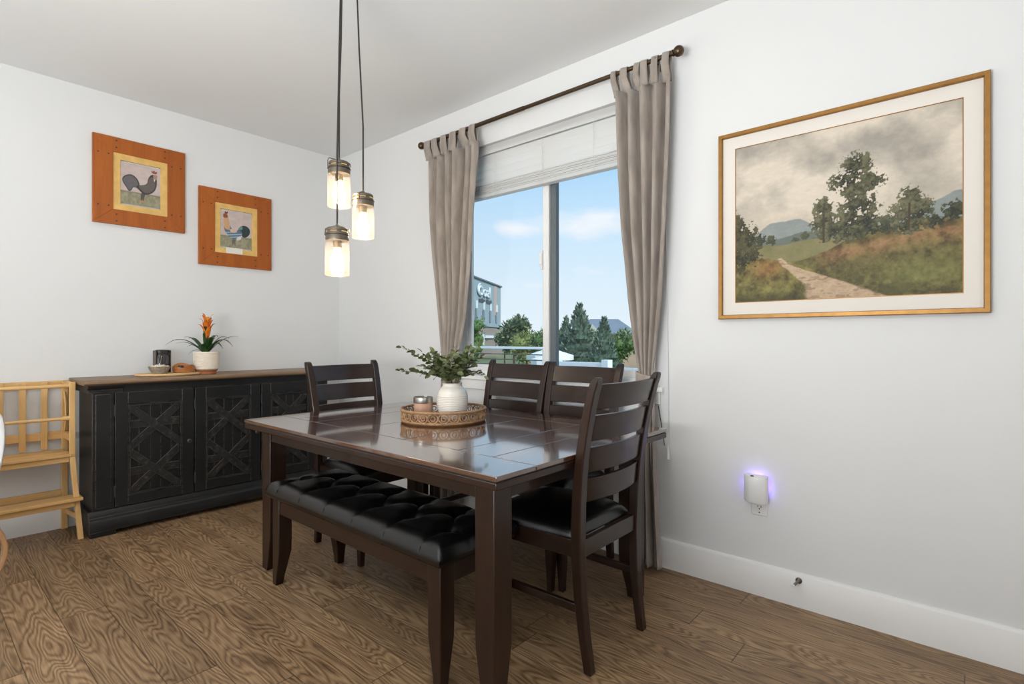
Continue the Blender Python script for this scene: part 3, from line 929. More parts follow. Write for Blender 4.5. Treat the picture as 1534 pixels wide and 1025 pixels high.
def rooster(nx, ny, kind):
    s = np.linspace(0, 1, nx)[None, :] * np.ones((ny, 1))
    t = np.linspace(0, 1, ny)[:, None] * np.ones((1, nx))
    sh = (ny, nx)
    n1 = fbm(sh, 4, 9, 31 + kind, 4); n2 = fbm(sh, 18, 14, 41 + kind, 4)
    img = lerp(S(206, 190, 182), S(188, 172, 170), n1 * 1.4 - 0.2)
    gy = 0.30 + 0.03 * n2
    grass = lerp(S(118, 118, 96), S(172, 166, 138), n2)
    img = lerp(img, grass, sstep(0.01, -0.01, t - gy))
    img = lerp(img, S(104, 104, 92), np.exp(-((t - 0.30) / 0.018) ** 2) * 0.5)

    def fill(img, pts, c, it=2, soft=0.008):
        return lerp(img, c, poly_mask(s, t, smooth_poly(pts, it), soft))
    if kind == 0:
        body = [(0.46, 0.50), (0.66, 0.55), (0.68, 0.72), (0.78, 0.84), (0.90, 0.80), (0.915, 0.60), (0.86, 0.42), (0.72, 0.31), (0.56, 0.29), (0.48, 0.36), (0.36, 0.46)]
        tail = [(0.44, 0.40), (0.48, 0.52), (0.40, 0.68), (0.24, 0.75), (0.06, 0.66), (0.03, 0.54), (0.14, 0.40), (0.20, 0.31), (0.27, 0.34), (0.30, 0.43), (0.38, 0.43)]
        img = fill(img, [(0.49, 0.32), (0.62, 0.32), (0.58, 0.20), (0.575, 0.10), (0.545, 0.10), (0.55, 0.20), (0.525, 0.10), (0.50, 0.10)], S(92, 84, 80), 1)
        img = fill(img, [(0.42, 0.10), (0.66, 0.08), (0.62, 0.13), (0.46, 0.14)], S(178, 136, 104), 1)
        img = fill(img, tail, S(66, 64, 66)); img = fill(img, [(x * .86 + .03, y * .86 + .075) for x, y in tail], S(104, 101, 104))
        img = fill(img, body, S(70, 65, 64)); img = fill(img, [(x * .8 + .14, y * .8 + .10) for x, y in body], S(104, 96, 92))
        img = lerp(img, S(112, 106, 106), poly_mask(s, t, smooth_poly([(0.14, 0.50), (0.30, 0.62), (0.42, 0.55), (0.28, 0.58)], 1)) * 0.6)
        img = fill(img, [(0.80, 0.82), (0.90, 0.84), (0.93, 0.80), (0.88, 0.70), (0.83, 0.68)], S(166, 134, 120))
        img = fill(img, [(0.78, 0.86), (0.76, 0.93), (0.80, 0.90), (0.84, 0.95), (0.86, 0.90), (0.92, 0.93), (0.90, 0.85)], S(150, 76, 58), 1)
        img = fill(img, [(0.83, 0.72), (0.86, 0.72), (0.855, 0.66), (0.835, 0.66)], S(222, 206, 196), 1)
    else:
        img = fill(img, [(0.35, 0.24), (0.50, 0.24), (0.46, 0.16), (0.47, 0.06), (0.44, 0.06), (0.42, 0.16), (0.40, 0.06), (0.37, 0.06)], S(108, 104, 92), 1)
        tail = [(0.52, 0.40), (0.56, 0.54), (0.66, 0.64), (0.80, 0.66), (0.92, 0.60), (0.96, 0.50), (0.90, 0.38), (0.78, 0.31), (0.70, 0.32), (0.66, 0.40), (0.58, 0.36)]
        img = fill(img, tail, S(52, 66, 68))
        img = lerp(img, S(110, 146, 138), poly_mask(s, t, smooth_poly([(0.54, 0.50), (0.60, 0.60), (0.70, 0.64), (0.70, 0.52)], 1)) * 0.9)
        body = [(0.10, 0.62), (0.12, 0.46), (0.22, 0.34), (0.34, 0.24), (0.50, 0.24), (0.62, 0.32), (0.70, 0.42), (0.66, 0.50), (0.50, 0.50), (0.34, 0.52), (0.30, 0.62)]
        img = fill(img, body, S(92, 112, 136))
        stripes = (np.sin(t * 90 - s * 14) > 0.2).astype(float)
        bm_ = poly_mask(s, t, smooth_poly(body, 2))
        img = lerp(img, S(170, 190, 190), bm_ * stripes * sstep(0.46, 0.40, t) * 0.75)
        img = fill(img, [(0.28, 0.46), (0.34, 0.53), (0.54, 0.52), (0.50, 0.42), (0.36, 0.41)], S(206, 180, 160))
        img = fill(img, [(0.10, 0.50), (0.09, 0.80), (0.14, 0.88), (0.24, 0.86), (0.27, 0.72), (0.30, 0.56), (0.30, 0.46)], S(198, 160, 122))
        img = fill(img, [(0.09, 0.80), (0.08, 0.88), (0.13, 0.93), (0.22, 0.90), (0.24, 0.82), (0.16, 0.79)], S(140, 80, 60), 1)
        img = fill(img, [(0.13, 0.92), (0.14, 0.99), (0.18, 0.95), (0.24, 0.99), (0.23, 0.91)], S(104, 56, 44), 1)
        img = fill(img, [(0.52, 0.30), (0.66, 0.36), (0.66, 0.26), (0.54, 0.20), (0.50, 0.24)], S(210, 206, 204), 1)
    img = img * (0.94 + 0.12 * n2[..., None])
    return np.clip(img, 0, 1)


def art_plane(name, img, mat, origin, du, dv, normal_back, parent, off):
    """a thin canvas whose picture is a per-point colour attribute. origin: lower-left corner, du/dv edge vectors"""
    ny, nx = img.shape[:2]
    o = Vector(origin) - Vector(off); du = Vector(du); dv = Vector(dv); nb = Vector(normal_back)
    co = np.empty((ny * nx + 4, 3), np.float32)
    S_, T_ = np.meshgrid(np.linspace(0, 1, nx), np.linspace(0, 1, ny))
    for k in range(3):
        co[:ny * nx, k] = (o[k] + S_ * du[k] + T_ * dv[k]).ravel()
    bk = [o + nb, o + du + nb, o + du + dv + nb, o + dv + nb]
    for i, v in enumerate(bk):
        co[ny * nx + i] = v
    idx = np.arange(ny * nx).reshape(ny, nx)
    q = np.stack([idx[:-1, :-1], idx[:-1, 1:], idx[1:, 1:], idx[1:, :-1]], -1).reshape(-1, 4)
    N = ny * nx
    faces = [tuple(f) for f in q.tolist()] + [(N + 3, N + 2, N + 1, N)]
    c00, c10, c11, c01 = int(idx[0, 0]), int(idx[0, -1]), int(idx[-1, -1]), int(idx[-1, 0])
    faces += [tuple([N, N + 1] + idx[0, ::-1].tolist()), tuple([N + 1, N + 2] + idx[::-1, -1].tolist()),
              tuple([N + 2, N + 3] + idx[-1, :].tolist()), tuple([N + 3, N] + idx[:, 0].tolist())]
    me = bpy.data.meshes.new(name)
    me.from_pydata(co.tolist(), [], faces)
    me.update()
    at = me.color_attributes.new('art', 'FLOAT_COLOR', 'POINT')
    buf = np.ones((N + 4, 4), np.float32)
    buf[:N, :3] = img.reshape(-1, 3)
    buf[N:, :3] = 0.6
    at.data.foreach_set('color', buf.ravel())
    me.materials.append(mat)
    ob = bpy.data.objects.new(name, me); COL.objects.link(ob)
    ob.parent = parent
    return ob


# landscape painting on the window wall
PX0, PX1, PZ0, PZ1 = 3.342, 4.303, 1.256, 2.122
poff = ((PX0 + PX1) / 2, 0.0, PZ0)
pt = thing('landscape_painting', 'large gold-framed painting of trees and a dirt path, on the window wall', 'painting', poff)


def frame_ring(mb, plane, a0, a1, b0, b1, wdt, d0, d1, prof=None):
    """mitred frame; plane 'y' (a = x) or 'x' (a = y). depth from d0 (wall) to d1 (front)"""
    pr = prof or [(0, d0), (0, d1 * 0.8 + d0 * 0.2), (wdt * 0.15, d1), (wdt * 0.85, d1), (wdt, d1 * 0.7 + d0 * 0.3), (wdt, d0)]
    corners = [((a0, b0), (1, 1)), ((a1, b0), (-1, 1)), ((a1, b1), (-1, -1)), ((a0, b1), (1, -1))]
    rings = []
    for (ca, cb), (sa, sb) in corners:
        rg = []
        for (u_, d_) in pr:
            a_, b_ = ca + sa * u_, cb + sb * u_
            rg.append((a_, d_, b_) if plane == 'y' else (d_, a_, b_))
        rings.append(rg)
    mb.rings(rings, loop=True)
    return mb


frame_ring(MB(poff), 'y', PX0, PX1, PZ0, PZ1, 0.020, -0.002, -0.030).build('frame', M['gold'], pt, angle=20)
mtm = MB(poff)
ix0, ix1, iz0, iz1 = 3.418, 4.227, 1.332, 2.046
frame_ring(mtm, 'y', PX0 + 0.015, PX1 - 0.015, PZ0 + 0.015, PZ1 - 0.015, ix0 - PX0 - 0.015, -0.006, -0.016,
           [(0, -0.006), (0, -0.016), (ix0 - PX0 - 0.017, -0.016), (ix0 - PX0 - 0.014, -0.012), (ix0 - PX0 - 0.014, -0.006)])
mtm.build('mat_board', M['mat_white'], pt, angle=20)
frame_ring(MB(poff), 'y', ix0 - 0.002, ix1 + 0.002, iz0 - 0.002, iz1 + 0.002, 0.004, -0.006, -0.0165).build('inner_fillet', M['gold'], pt, angle=20)
art_plane('canvas', landscape(380, 330), M['art'], (ix0, -0.0145, iz0), (ix1 - ix0, 0, 0), (0, 0, iz1 - iz0), (0, 0.006, 0), pt, poff)


def rooster_picture(label, yc, zc, kind):
    hw, hh = 0.263, 0.284
    off = (0.0, yc, zc - hh)
    root = thing('rooster_picture', label, 'picture', off, group='wood-framed rooster pictures on the left wall')
    bw, bh = 0.108, 0.098
    # four mitred boards
    D0, D1 = 0.002, 0.024
    y0, y1, z0, z1 = yc - hw, yc + hw, zc - hh, zc + hh
    quads = [[(y0, z0), (y0 + bw, z0 + bh), (y0 + bw, z1 - bh), (y0, z1)], [(y1, z0), (y1, z1), (y1 - bw, z1 - bh), (y1 - bw, z0 + bh)],
             [(y0, z1), (y0 + bw, z1 - bh), (y1 - bw, z1 - bh), (y1, z1)], [(y0, z0), (y1, z0), (y1 - bw, z0 + bh), (y0 + bw, z0 + bh)]]
    for i, q in enumerate(quads):
        m = MB(off); m.prism(q, 'x', D0, D1)
        m.build('frame_board', M['frame_wood'], root, bevel=0.0015)
    # wooden plugs at the mitres
    for (sy_, sz_) in ((-1, -1), (-1, 1), (1, -1), (1, 1)):
        for (dy, dz) in ((0.235, 0.168), (0.18, 0.168), (0.138, 0.262), (0.138, 0.218)):
            MB(off).lathe([(0.005, D1 - 0.002), (0.005, D1 + 0.0008)], (0, yc + sy_ * dy, zc + sz_ * dz), 10, 'x').build('wood_plug', M['knot'], root)
    mw, mh = hw - bw, hh - bh
    m = MB(off)
    aw, ah = 0.114, 0.136
    frame_ring(m, 'x', yc - mw - 0.003, yc + mw + 0.003, zc - mh - 0.003, zc + mh + 0.003, mw - aw + 0.003, 0.004, 0.016,
               [(0, 0.004), (0, 0.016), (mw - aw + 0.002, 0.016), (mw - aw + 0.003, 0.015), (mw - aw + 0.003, 0.004)])
    m.build('mat_board', M['gold_mat'], root, angle=20)
    art_plane('print', rooster(150, 180, kind), M['print'], (0.013, yc - aw, zc - ah), (0, 2 * aw, 0), (0, 0, 2 * ah), (-0.006, 0, 0), root, off)
    if kind == 1:
        MB(off).box(0.016, 0.0166, yc - 0.075, yc + 0.045, zc - mh + 0.004, zc - ah - 0.003).build('white_card', M['mat_white'], root)
    return root


rooster_picture('wide honey-wood framed picture of a dark grey rooster, the upper left one', -1.4925, 2.198, 0)
rooster_picture('wide honey-wood framed picture of a blue striped rooster, the lower right one', -0.877, 1.994, 1)

# ------------------------------------------------------------------ pendant light
CX, CY = 2.192, -1.288
pn = thing('pendant_light', 'three glass jar pendant light hanging over the table', 'pendant light', (CX, CY, CEIL))
POFF = (CX, CY, CEIL)
MB(POFF).lathe([(0.0, CEIL), (0.085, CEIL - 0.001), (0.085, CEIL - 0.02), (0.078, CEIL - 0.026), (0.0, CEIL - 0.028)], (CX, CY, 0), 32).build('canopy', M['pewter'], pn)


def jar_pendant(x, y, zt, rot, bail_up):
    """zt: height of the jar's cap top"""
    R0 = 0.049
    a = MB(POFF)
    a.lathe([(0.0, zt), (0.040, zt), (0.044, zt - 0.004), (0.0445, zt - 0.013), (0.042, zt - 0.015), (0.042, zt - 0.019), (0.0455, zt - 0.021), (0.0465, zt - 0.038), (0.0475, zt - 0.046), (0.046, zt - 0.054), (0.0, zt - 0.054)], (x, y, 0), 40)
    a.lathe([(0.007, zt), (0.007, zt + 0.012), (0.004, zt + 0.018)], (x, y, 0), 16)
    cap = a.build('lamp_cap', M['pewter'], pn)
    zb = zt - 0.200
    g = MB(POFF)
    g.lathe([(0.0455, zt - 0.050), (R0, zt - 0.062), (R0, zb + 0.010), (R0 - 0.004, zb + 0.002), (R0 - 0.012, zb), (0.001, zb)], (x, y, 0), 40, cap=False)
    g.build('glass_jar', M['jar_glass'], cap)
    rg = MB(POFF)
    rg.lathe([(R0 - 0.012, zb + 0.0005), (R0 - 0.002, zb + 0.0025), (R0 + 0.0012, zb + 0.006), (R0 - 0.002, zb + 0.007), (R0 - 0.012, zb + 0.004)], (x, y, 0), 40)
    rg.build('jar_rim', M['jar_glass'], cap)
    s_ = MB(POFF).lathe([(0.017, zt - 0.050), (0.017, zt - 0.078), (0.014, zt - 0.084), (0.0, zt - 0.084)], (x, y, 0), 20)
    s_.build('socket', M['bronze'], cap)
    bb = MB(POFF)
    bb.lathe([(0.012, zt - 0.084), (0.014, zt - 0.094), (0.021, zt - 0.118), (0.0265, zt - 0.142), (0.026, zt - 0.158), (0.020, zt - 0.174), (0.010, zt - 0.184), (0.001, zt - 0.187)], (x, y, 0), 24, cap=False)
    bb.build('bulb', M['bulb'], cap)
    MB(POFF).tube([(x, y, zt + 0.01), (x + (CX - x) * 0.02, y, zt + 0.3), (CX + (x - CX) * 0.75, CY + (y - CY) * 0.75, CEIL - 0.3), (CX + (x - CX) * 0.6, CY + (y - CY) * 0.6, CEIL - 0.02)], 0.0036, 8).build('cord', M['cord'], cap)
    # wire bail and toggles
    ux, uy = math.cos(rot), math.sin(rot)
    bw = MB(POFF)
    if bail_up:
        pts = [(x - ux * 0.049, y - uy * 0.049, zt - 0.03), (x - ux * 0.050, y - uy * 0.050, zt + 0.008), (x - ux * 0.044, y - uy * 0.044, zt + 0.020),
               (x - ux * 0.01, y - uy * 0.01, zt + 0.012), (x + ux * 0.03, y + uy * 0.03, zt + 0.004), (x + ux * 0.048, y + uy * 0.048, zt - 0.008), (x + ux * 0.0495, y + uy * 0.0495, zt - 0.022)]
    else:
        pts = [(x - ux * 0.049, y - uy * 0.049, zt - 0.03), (x - ux * 0.047, y - uy * 0.047, zt - 0.004), (x - ux * 0.03, y - uy * 0.03, zt + 0.003),
               (x, y, zt + 0.012), (x + ux * 0.03, y + uy * 0.03, zt + 0.003), (x + ux * 0.047, y + uy * 0.047, zt - 0.004), (x + ux * 0.049, y + uy * 0.049, zt - 0.03)]
    bw.tube(pts, 0.0022, 8)
    for sgn in (-1, 1):
        for k in range(3):
            pass
    th = [(x + 0.0485 * math.cos(q), y + 0.0485 * math.sin(q), zt - 0.030) for q in [2 * PI * i / 40 for i in range(40)]]
    bw.tube(th, 0.0016, 6, loop=True)
    bw.build('wire_bail', M['nickel'], cap)
    sl = MB(POFF)
    for k in range(6):
        q0 = k * PI / 3 + rot
        rows = []
        for i in range(7):
            q = q0 + (i / 6) * 0.62
            rows.append([(x + 0.0437 * math.cos(q), y + 0.0437 * math.sin(q), zt - 0.0185), (x + 0.0437 * math.cos(q), y + 0.0437 * math.sin(q), zt - 0.0152)])
        sl.grid(rows)
    sl.build('vent_slots', emit_slot, cap)
    return cap


emit_slot = emit('lamp_light_through_slots', (1.0, 0.66, 0.26, 1), 0.9)
jar_pendant(2.148, -1.298, 1.940, 0.72, True)
jar_pendant(2.184, -1.200, 1.812, 2.2, False)
jar_pendant(2.246, -1.366, 1.626, 0.9, False)

# ------------------------------------------------------------------ dining table


def taper_leg(mb, xo, yo, dx, dy, wdt, foot, zt, zk):
    """square leg: the outer corner (xo, yo) stays plumb, the inner sides taper below zk; dx, dy = direction inwards"""
    rings = []
    for (z, q) in ((zt, wdt), (zk + 0.04, wdt), (zk, wdt * 0.985), (zk * 0.6, wdt - (wdt - foot) * 0.45), (zk * 0.25, wdt - (wdt - foot) * 0.82), (0.0, foot)):
        rings.append([(xo, yo, z), (xo + dx * q, yo, z), (xo + dx * q, yo + dy * q, z), (xo, yo + dy * q, z)])
    mb.rings(rings)
    return mb


TX0, TX1, TY0, TY1 = 1.490, 3.208, -1.430, -0.290
TC = ((TX0 + TX1) / 2, (TY0 + TY1) / 2, 0)
tb = thing('dining_table', 'large dark espresso dining table with a glossy plank top', 'table', TC)
top = MB(TC)
g = 0.0013
ys = [TY0, -1.242, -0.478, TY1]
xs_in = [TX0, 1.663, 1.834, 2.150, 2.530, 2.846, 3.017, TX1]
top.box(TX0, TX1, TY0, ys[1] - g, 0.744, 0.76)
top.box(TX0, TX1, ys[2] + g, TY1, 0.744, 0.76)
for a, b in zip(xs_in, xs_in[1:]):
    top.box(a + (g if a != TX0 else 0), b - (g if b != TX1 else 0), ys[1] + g, ys[2] - g, 0.744, 0.76)
top.build('table_top', M['table_top'], tb, bevel=0.0022)
MB(TC).box(TX0 + 0.006, TX1 - 0.006, TY0 + 0.006, TY1 - 0.006, 0.7405, 0.7455).build('groove', M['slot'], tb)
MB(TC).box(TX0 + 0.001, TX1 - 0.001, TY0 + 0.001, TY1 - 0.001, 0.716, 0.7405).build('edge_band', M['esp_x'], tb, bevel=0.004)
ap = MB(TC)
LX0, LX1, LY0, LY1 = 1.520, 3.128, -1.353, -0.352
ap.box(LX0 + 0.06, LX1 - 0.06, LY0 + 0.006, LY0 + 0.028, 0.650, 0.716)
ap.build('apron', M['esp_x'], tb, bevel=0.002)
ap = MB(TC)
ap.box(LX0 + 0.06, LX1 - 0.06, LY1 - 0.028, LY1 - 0.006, 0.650, 0.716)
ap.build('apron', M['esp_x'], tb, bevel=0.002)
ap = MB(TC)
ap.box(LX0 + 0.006, LX0 + 0.028, LY0 + 0.06, LY1 - 0.06, 0.650, 0.716)
ap.build('apron', M['esp_y'], tb, bevel=0.002)
ap = MB(TC)
ap.box(LX1 - 0.028, LX1 - 0.006, LY0 + 0.06, LY1 - 0.06, 0.650, 0.716)
ap.build('apron', M['esp_y'], tb, bevel=0.002)
for (xo, dx) in ((LX0, 1), (LX1, -1)):
    for (yo, dy) in ((LY0, 1), (LY1, -1)):
        taper_leg(MB(TC), xo, yo, dx, dy, 0.085, 0.056, 0.716, 0.17).build('leg', M['esp_z'], tb, bevel=0.003)

# ------------------------------------------------------------------ bench
BXa, BXb, BYa, BYb = 1.738, 2.932, -1.402, -1.042
BC = ((BXa + BXb) / 2, (BYa + BYb) / 2, 0)
bn = thing('bench', 'dark wooden bench with a tufted black leather cushion, pushed under the table', 'bench', BC)
for (xo, dx) in ((BXa, 1), (BXb, -1)):
    for (yo, dy) in ((BYa, 1), (BYb, -1)):
        taper_leg(MB(BC), xo, yo, dx, dy, 0.064, 0.036, 0.413, 0.16).build('leg', M['esp_z'], bn, bevel=0.003)
fr = MB(BC)
fr.box(BXa + 0.05, BXb - 0.05, BYa + 0.004, BYa + 0.026, 0.342, 0.413).box(BXa + 0.05, BXb - 0.05, BYb - 0.026, BYb - 0.004, 0.342, 0.413)
fr.box(BXa + 0.004, BXa + 0.026, BYa + 0.05, BYb - 0.05, 0.342, 0.413).box(BXb - 0.026, BXb - 0.004, BYa + 0.05, BYb - 0.05, 0.342, 0.413)
fr.box(BXa + 0.01, BXb - 0.01, BYa + 0.01, BYb - 0.01, 0.405, 0.417)
fr.build('frame', M['esp_x'], bn, bevel=0.002)

CXa, CXb, CYa, CYb = BXa - 0.020, BXb + 0.020, BYa - 0.022, BYb + 0.008
btn = []
ncol = 6
for r_ in range(2):
    for c_ in range(ncol - r_):
        btn.append((CXa + (c_ + 0.5 + 0.5 * r_) * (CXb - CXa) / ncol, CYa + (0.36 + 0.32 * r_) * (CYb - CYa)))


def seg_d(px, py, a, b):
    dx, dy = b[0] - a[0], b[1] - a[1]
    q = max(0, min(1, ((px - a[0]) * dx + (py - a[1]) * dy) / (dx * dx + dy * dy)))
    return math.hypot(px - a[0] - q * dx, py - a[1] - q * dy)


creases = []
step = (CXb - CXa) / ncol
for i, a in enumerate(btn):
    for b in btn[i + 1:]:
        if abs(a[0] - b[0]) < step * 0.75 and abs(a[1] - b[1]) > 0.01:
            creases.append((a, b))
for a in btn:
    if a[1] < (CYa + CYb) / 2 - 0.01:
        creases.append((a, (a[0], CYa)))
    else:
        creases.append((a, (a[0], CYb)))
creases.append((btn[0], (CXa, btn[0][1]))); creases.append((btn[ncol - 1], (CXb, btn[ncol - 1][1])))


def cush_h(x, y):
    ex = min(x - CXa, CXb - x); ey = min(y - CYa, CYb - y)
    e = min(ex, ey)
    edge = max(0.0, min(1.0, e / 0.055))
    rim = math.sqrt(max(0, 1 - (1 - edge) ** 2))
    h = 0.044 + 0.040 * rim
    h += 0.010 * min(1, min(ex, ey) / 0.14)
    for bx, by in btn:
        d = math.hypot(x - bx, y - by)
        h -= 0.034 * math.exp(-(d / 0.030) ** 2)
    cr = 1e9
    for a, b in creases:
        if abs(x - a[0]) < 0.3:
            cr = min(cr, seg_d(x, y, a, b))
    h -= 0.014 * math.exp(-abs(cr) / 0.012) * (0.25 + 0.75 * edge)
    return h


cm = MB(BC)
NXc, NYc = 150, 52


def edge_dist(n):
    # denser near the ends
    return [0.5 - 0.5 * math.cos(PI * i / n) if False else i / n for i in range(n + 1)]


rows = []
zb_ = 0.417
for i in range(NXc + 1):
    u = i / NXc
    row = []
    for j in range(NYc + 1):
        v = j / NYc
        x = CXa + (CXb - CXa) * u; y = CYa + (CYb - CYa) * v
        ex = min(u, 1 - u) * (CXb - CXa); ey = min(v, 1 - v) * (CYb - CYa)
        # round corners in plan
        row.append((x, y, zb_ + cush_h(x, y) - 0.010))
    rows.append(row)
cm.grid(rows)
# side skirt
top_loop = [rows[i][0] for i in range(NXc + 1)] + [rows[NXc][j] for j in range(1, NYc + 1)] + [rows[i][NYc] for i in range(NXc - 1, -1, -1)] + [rows[0][j] for j in range(NYc - 1, 0, -1)]
cx_, cy_ = BC[0], BC[1]


def skirt(f, z):
    return [(cx_ + (p_[0] - cx_) * (1 + f / 0.6), cy_ + (p_[1] - cy_) * (1 + f / 0.22), z) for p_ in top_loop]


cm.rings([top_loop, skirt(0.004, zb_ + 0.024), skirt(0.003, zb_ + 0.010), skirt(-0.004, zb_), skirt(-0.03, zb_)], cap=False)
bmesh.ops.remove_doubles(cm.bm, verts=cm.bm.verts, dist=0.0004)
co = cm.build('cushion', M['leather'], bn, angle=70)
for (bx, by) in btn:
    if by < (CYa + CYb) / 2 - 0.01:
        pts = [(bx, by + (CYa + 0.004 - by) * q / 14, zb_ + cush_h(bx, by + (CYa + 0.004 - by) * q / 14) - 0.0095) for q in range(2, 15)]
        pts += [(bx, CYa - 0.0015, zb_ + 0.024), (bx, CYa - 0.0005, zb_ + 0.010), (bx, CYa + 0.002, zb_ + 0.002)]
        MB(BC).tube(pts, 0.0016, 6).build('seam', M['leather'], co)
    MB(BC).ball((bx, by, zb_ + cush_h(bx, by) - 0.007), 0.009, 12, 8, (1, 1, 0.5)).build('button', M['leather'], co)

# ------------------------------------------------------------------ dining chairs (local: faces +x)


def make_chair(label):
    t = thing('dining_chair', label, 'chair', group='dark ladder-back dining chairs around the table')

    def px_(z):
        return interp([(0, -0.240), (0.12, -0.222), (0.25, -0.208), (0.40, -0.202), (0.50, -0.203), (0.62, -0.209), (0.75, -0.224), (0.88, -0.248), (0.98, -0.274), (1.02, -0.288), (1.034, -0.296)], z)

    def py_(z):
        return 0.190 + (0.222 - 0.190) * z / 1.03
    for sg in (-1, 1):
        m = MB()
        rings = []
        for z in (0, 0.06, 0.12, 0.19, 0.26, 0.33, 0.40, 0.46, 0.52, 0.60, 0.68, 0.76, 0.84, 0.92, 0.98, 1.010, 1.024, 1.032):
            hx = interp([(0, 0.015), (0.3, 0.0185), (0.5, 0.020), (0.9, 0.0165), (1.01, 0.0155), (1.024, 0.012), (1.032, 0.006)], z)
            hy = interp([(0, 0.017), (0.4, 0.0200), (1.0, 0.0195), (1.032, 0.017)], z)
            x, y = px_(z), sg * py_(z)
            rings.append([(x - hx, y - hy, z), (x + hx, y - hy, z), (x + hx, y + hy, z), (x - hx, y + hy, z)])
        m.rings(rings)
        m.build('back_post', M['esp_z'], t, bevel=0.004)
    for sg in (-1, 1):
        m = MB()
        taper_leg(m, 0.243, sg * 0.226, -1, -sg, 0.044, 0.027, 0.452, 0.20)
        m.build('front_leg', M['esp_z'], t, bevel=0.003)
    for (z0, z1) in ((0.918, 1.008), (0.806, 0.898), (0.694, 0.784), (0.588, 0.672)):
        rows = []
        m = MB()
        n = 20
        for i in range(n + 1):
            q = i / n * 2 - 1
            rg = []
            bow = -0.030 * (1 - q * q)
            for (zz, side) in ((z0, 1), (z1, 1), (z1, -1), (z0, -1)):
                y = q * (py_(zz) - 0.008)
                rg.append((px_(zz) + bow + side * 0.009 + 0.004, y, zz))
            rows.append(rg)
        m.rings(rows)
        m.build('slat', M['esp_y'], t, bevel=0.0025)
    f = MB()
    f.box(-0.213, -0.191, -0.19, 0.19, 0.392, 0.455)
    f.box(0.206, 0.228, -0.20, 0.20, 0.392, 0.455)
    for sg in (-1, 1):
        pl = [(-0.20, sg * 0.188), (-0.20, sg * 0.208), (0.22, sg * 0.220), (0.22, sg * 0.200)]
        f.prism(pl, 'z', 0.392, 0.455)
    f.build('seat_frame', M['esp_x'], t, bevel=0.002)
    # cushion
    c = MB()
    rows = []
    N = 34
    for i in range(N + 1):
        u = i / N * 2 - 1
        row = []
        for j in range(N + 1):
            v = j / N * 2 - 1
            # square -> rounded square
            k = 1 - 0.06 * (u * u * v * v)
            x = 0.028 + 0.216 * u * k
            hw = 0.208 + 0.022 * (u * 0.5 + 0.5)
            y = hw * v * k
            e = (1 - abs(u) ** 4) * (1 - abs(v) ** 4)
            z = 0.462 + 0.058 * max(0, e) ** 0.42 * (0.82 + 0.18 * (1 - u * u) * (1 - v * v))
            row.append((x, y, z))
        rows.append(row)
    c.grid(rows)
    loop_ = [rows[i][0] for i in range(N + 1)] + [rows[N][j] for j in range(1, N + 1)] + [rows[i][N] for i in range(N - 1, -1, -1)] + [rows[0][j] for j in range(N - 1, 0, -1)]
    c.rings([loop_, [(p_[0], p_[1], 0.455) for p_ in loop_], [(p_[0] * 0.9, p_[1] * 0.9, 0.4535) for p_ in loop_]], cap=False)
    bmesh.ops.remove_doubles(c.bm, verts=c.bm.verts, dist=0.0003)
    c.build('seat_cushion', M['leather'], t, angle=70)
    for sg in (-1, 1):
        m = MB()
        m.obox((0.0, sg * 0.207, 0.22), (0.43, 0.018, 0.030), Matrix.Rotation(sg * 0.02, 3, 'Z'))
        m.build('stretcher', M['esp_x'], t, bevel=0.003)
    return t


ch = make_chair('dark ladder-back chair nearest the camera, seen from behind at the right table end')
ch.location = (3.009, -0.806, 0); ch.rotation_euler = (0, 0, PI)
dup(ch, (1.652, -0.800, 0), 0.0, 'dark ladder-back chair at the far end of the table, in front of the black sideboard')
dup(ch, (2.608, -0.330, 0), -PI / 2, 'dark ladder-back chair on the window side, half hidden behind the nearest chair')
dup(ch, (2.124, -0.330, 0), -PI / 2, 'dark ladder-back chair on the window side, between the leafy vase and another chair')

# ------------------------------------------------------------------ sideboard
SY0, SY1 = -1.842, -0.300
SBC = (0.2, (SY0 + SY1) / 2, 0)
sb = thing('sideboard', 'long black distressed sideboard with crossed-brace doors and a brown wood top', 'sideboard', SBC)
m = MB(SBC)
m.box(0.018, 0.345, SY0 + 0.02, SY1 - 0.02, 0.09, 0.892)
m.box(0.018, 0.352, SY0 + 0.014, SY1 - 0.014, 0.846, 0.892)         # frieze
m.box(0.345, 0.358, SY0 + 0.02, SY0 + 0.125, 0.15, 0.85)            # pilasters
m.box(0.345, 0.358, SY1 - 0.125, SY1 - 0.02, 0.15, 0.85)
m.box(0.345, 0.364, SY0 + 0.035, SY0 + 0.110, 0.165, 0.835)
m.box(0.345, 0.364, SY1 - 0.110, SY1 - 0.035, 0.165, 0.835)
m.build('cabinet_body', M['black'], sb, bevel=0.003)
for (y0, y1) in ((SY0 + 0.0, SY0 + 0.165), (SY1 - 0.165, SY1)):
    m = MB(SBC)
    m.box(0.018, 0.372, y0, y1, 0.846, 0.866)
    m.prism([(0.018, 0.866), (0.378, 0.866), (0.392, 0.880), (0.394, 0.893), (0.018, 0.893)], 'y', y0 - 0.008 if y0 == SY0 else y0, y1 + 0.008 if y1 == SY1 else y1)
    m.build('cornice_block', M['black'], sb, bevel=0.002)
m = MB(SBC)
m.prism([(0.018, 0.03), (0.386, 0.03), (0.388, 0.090), (0.380, 0.102), (0.366, 0.110), (0.362, 0.128), (0.352, 0.148), (0.018, 0.148)], 'y', SY0, SY1)
m.build('plinth', M['black'], sb, bevel=0.002)
for (y0, y1) in ((SY0 + 0.004, SY0 + 0.13), (SY1 - 0.13, SY1 - 0.004)):
    for (x0, x1) in ((0.30, 0.382), (0.022, 0.10)):
        MB(SBC).box(x0, x1, y0, y1, 0.0, 0.031).build('foot', M['black'], sb, bevel=0.003)
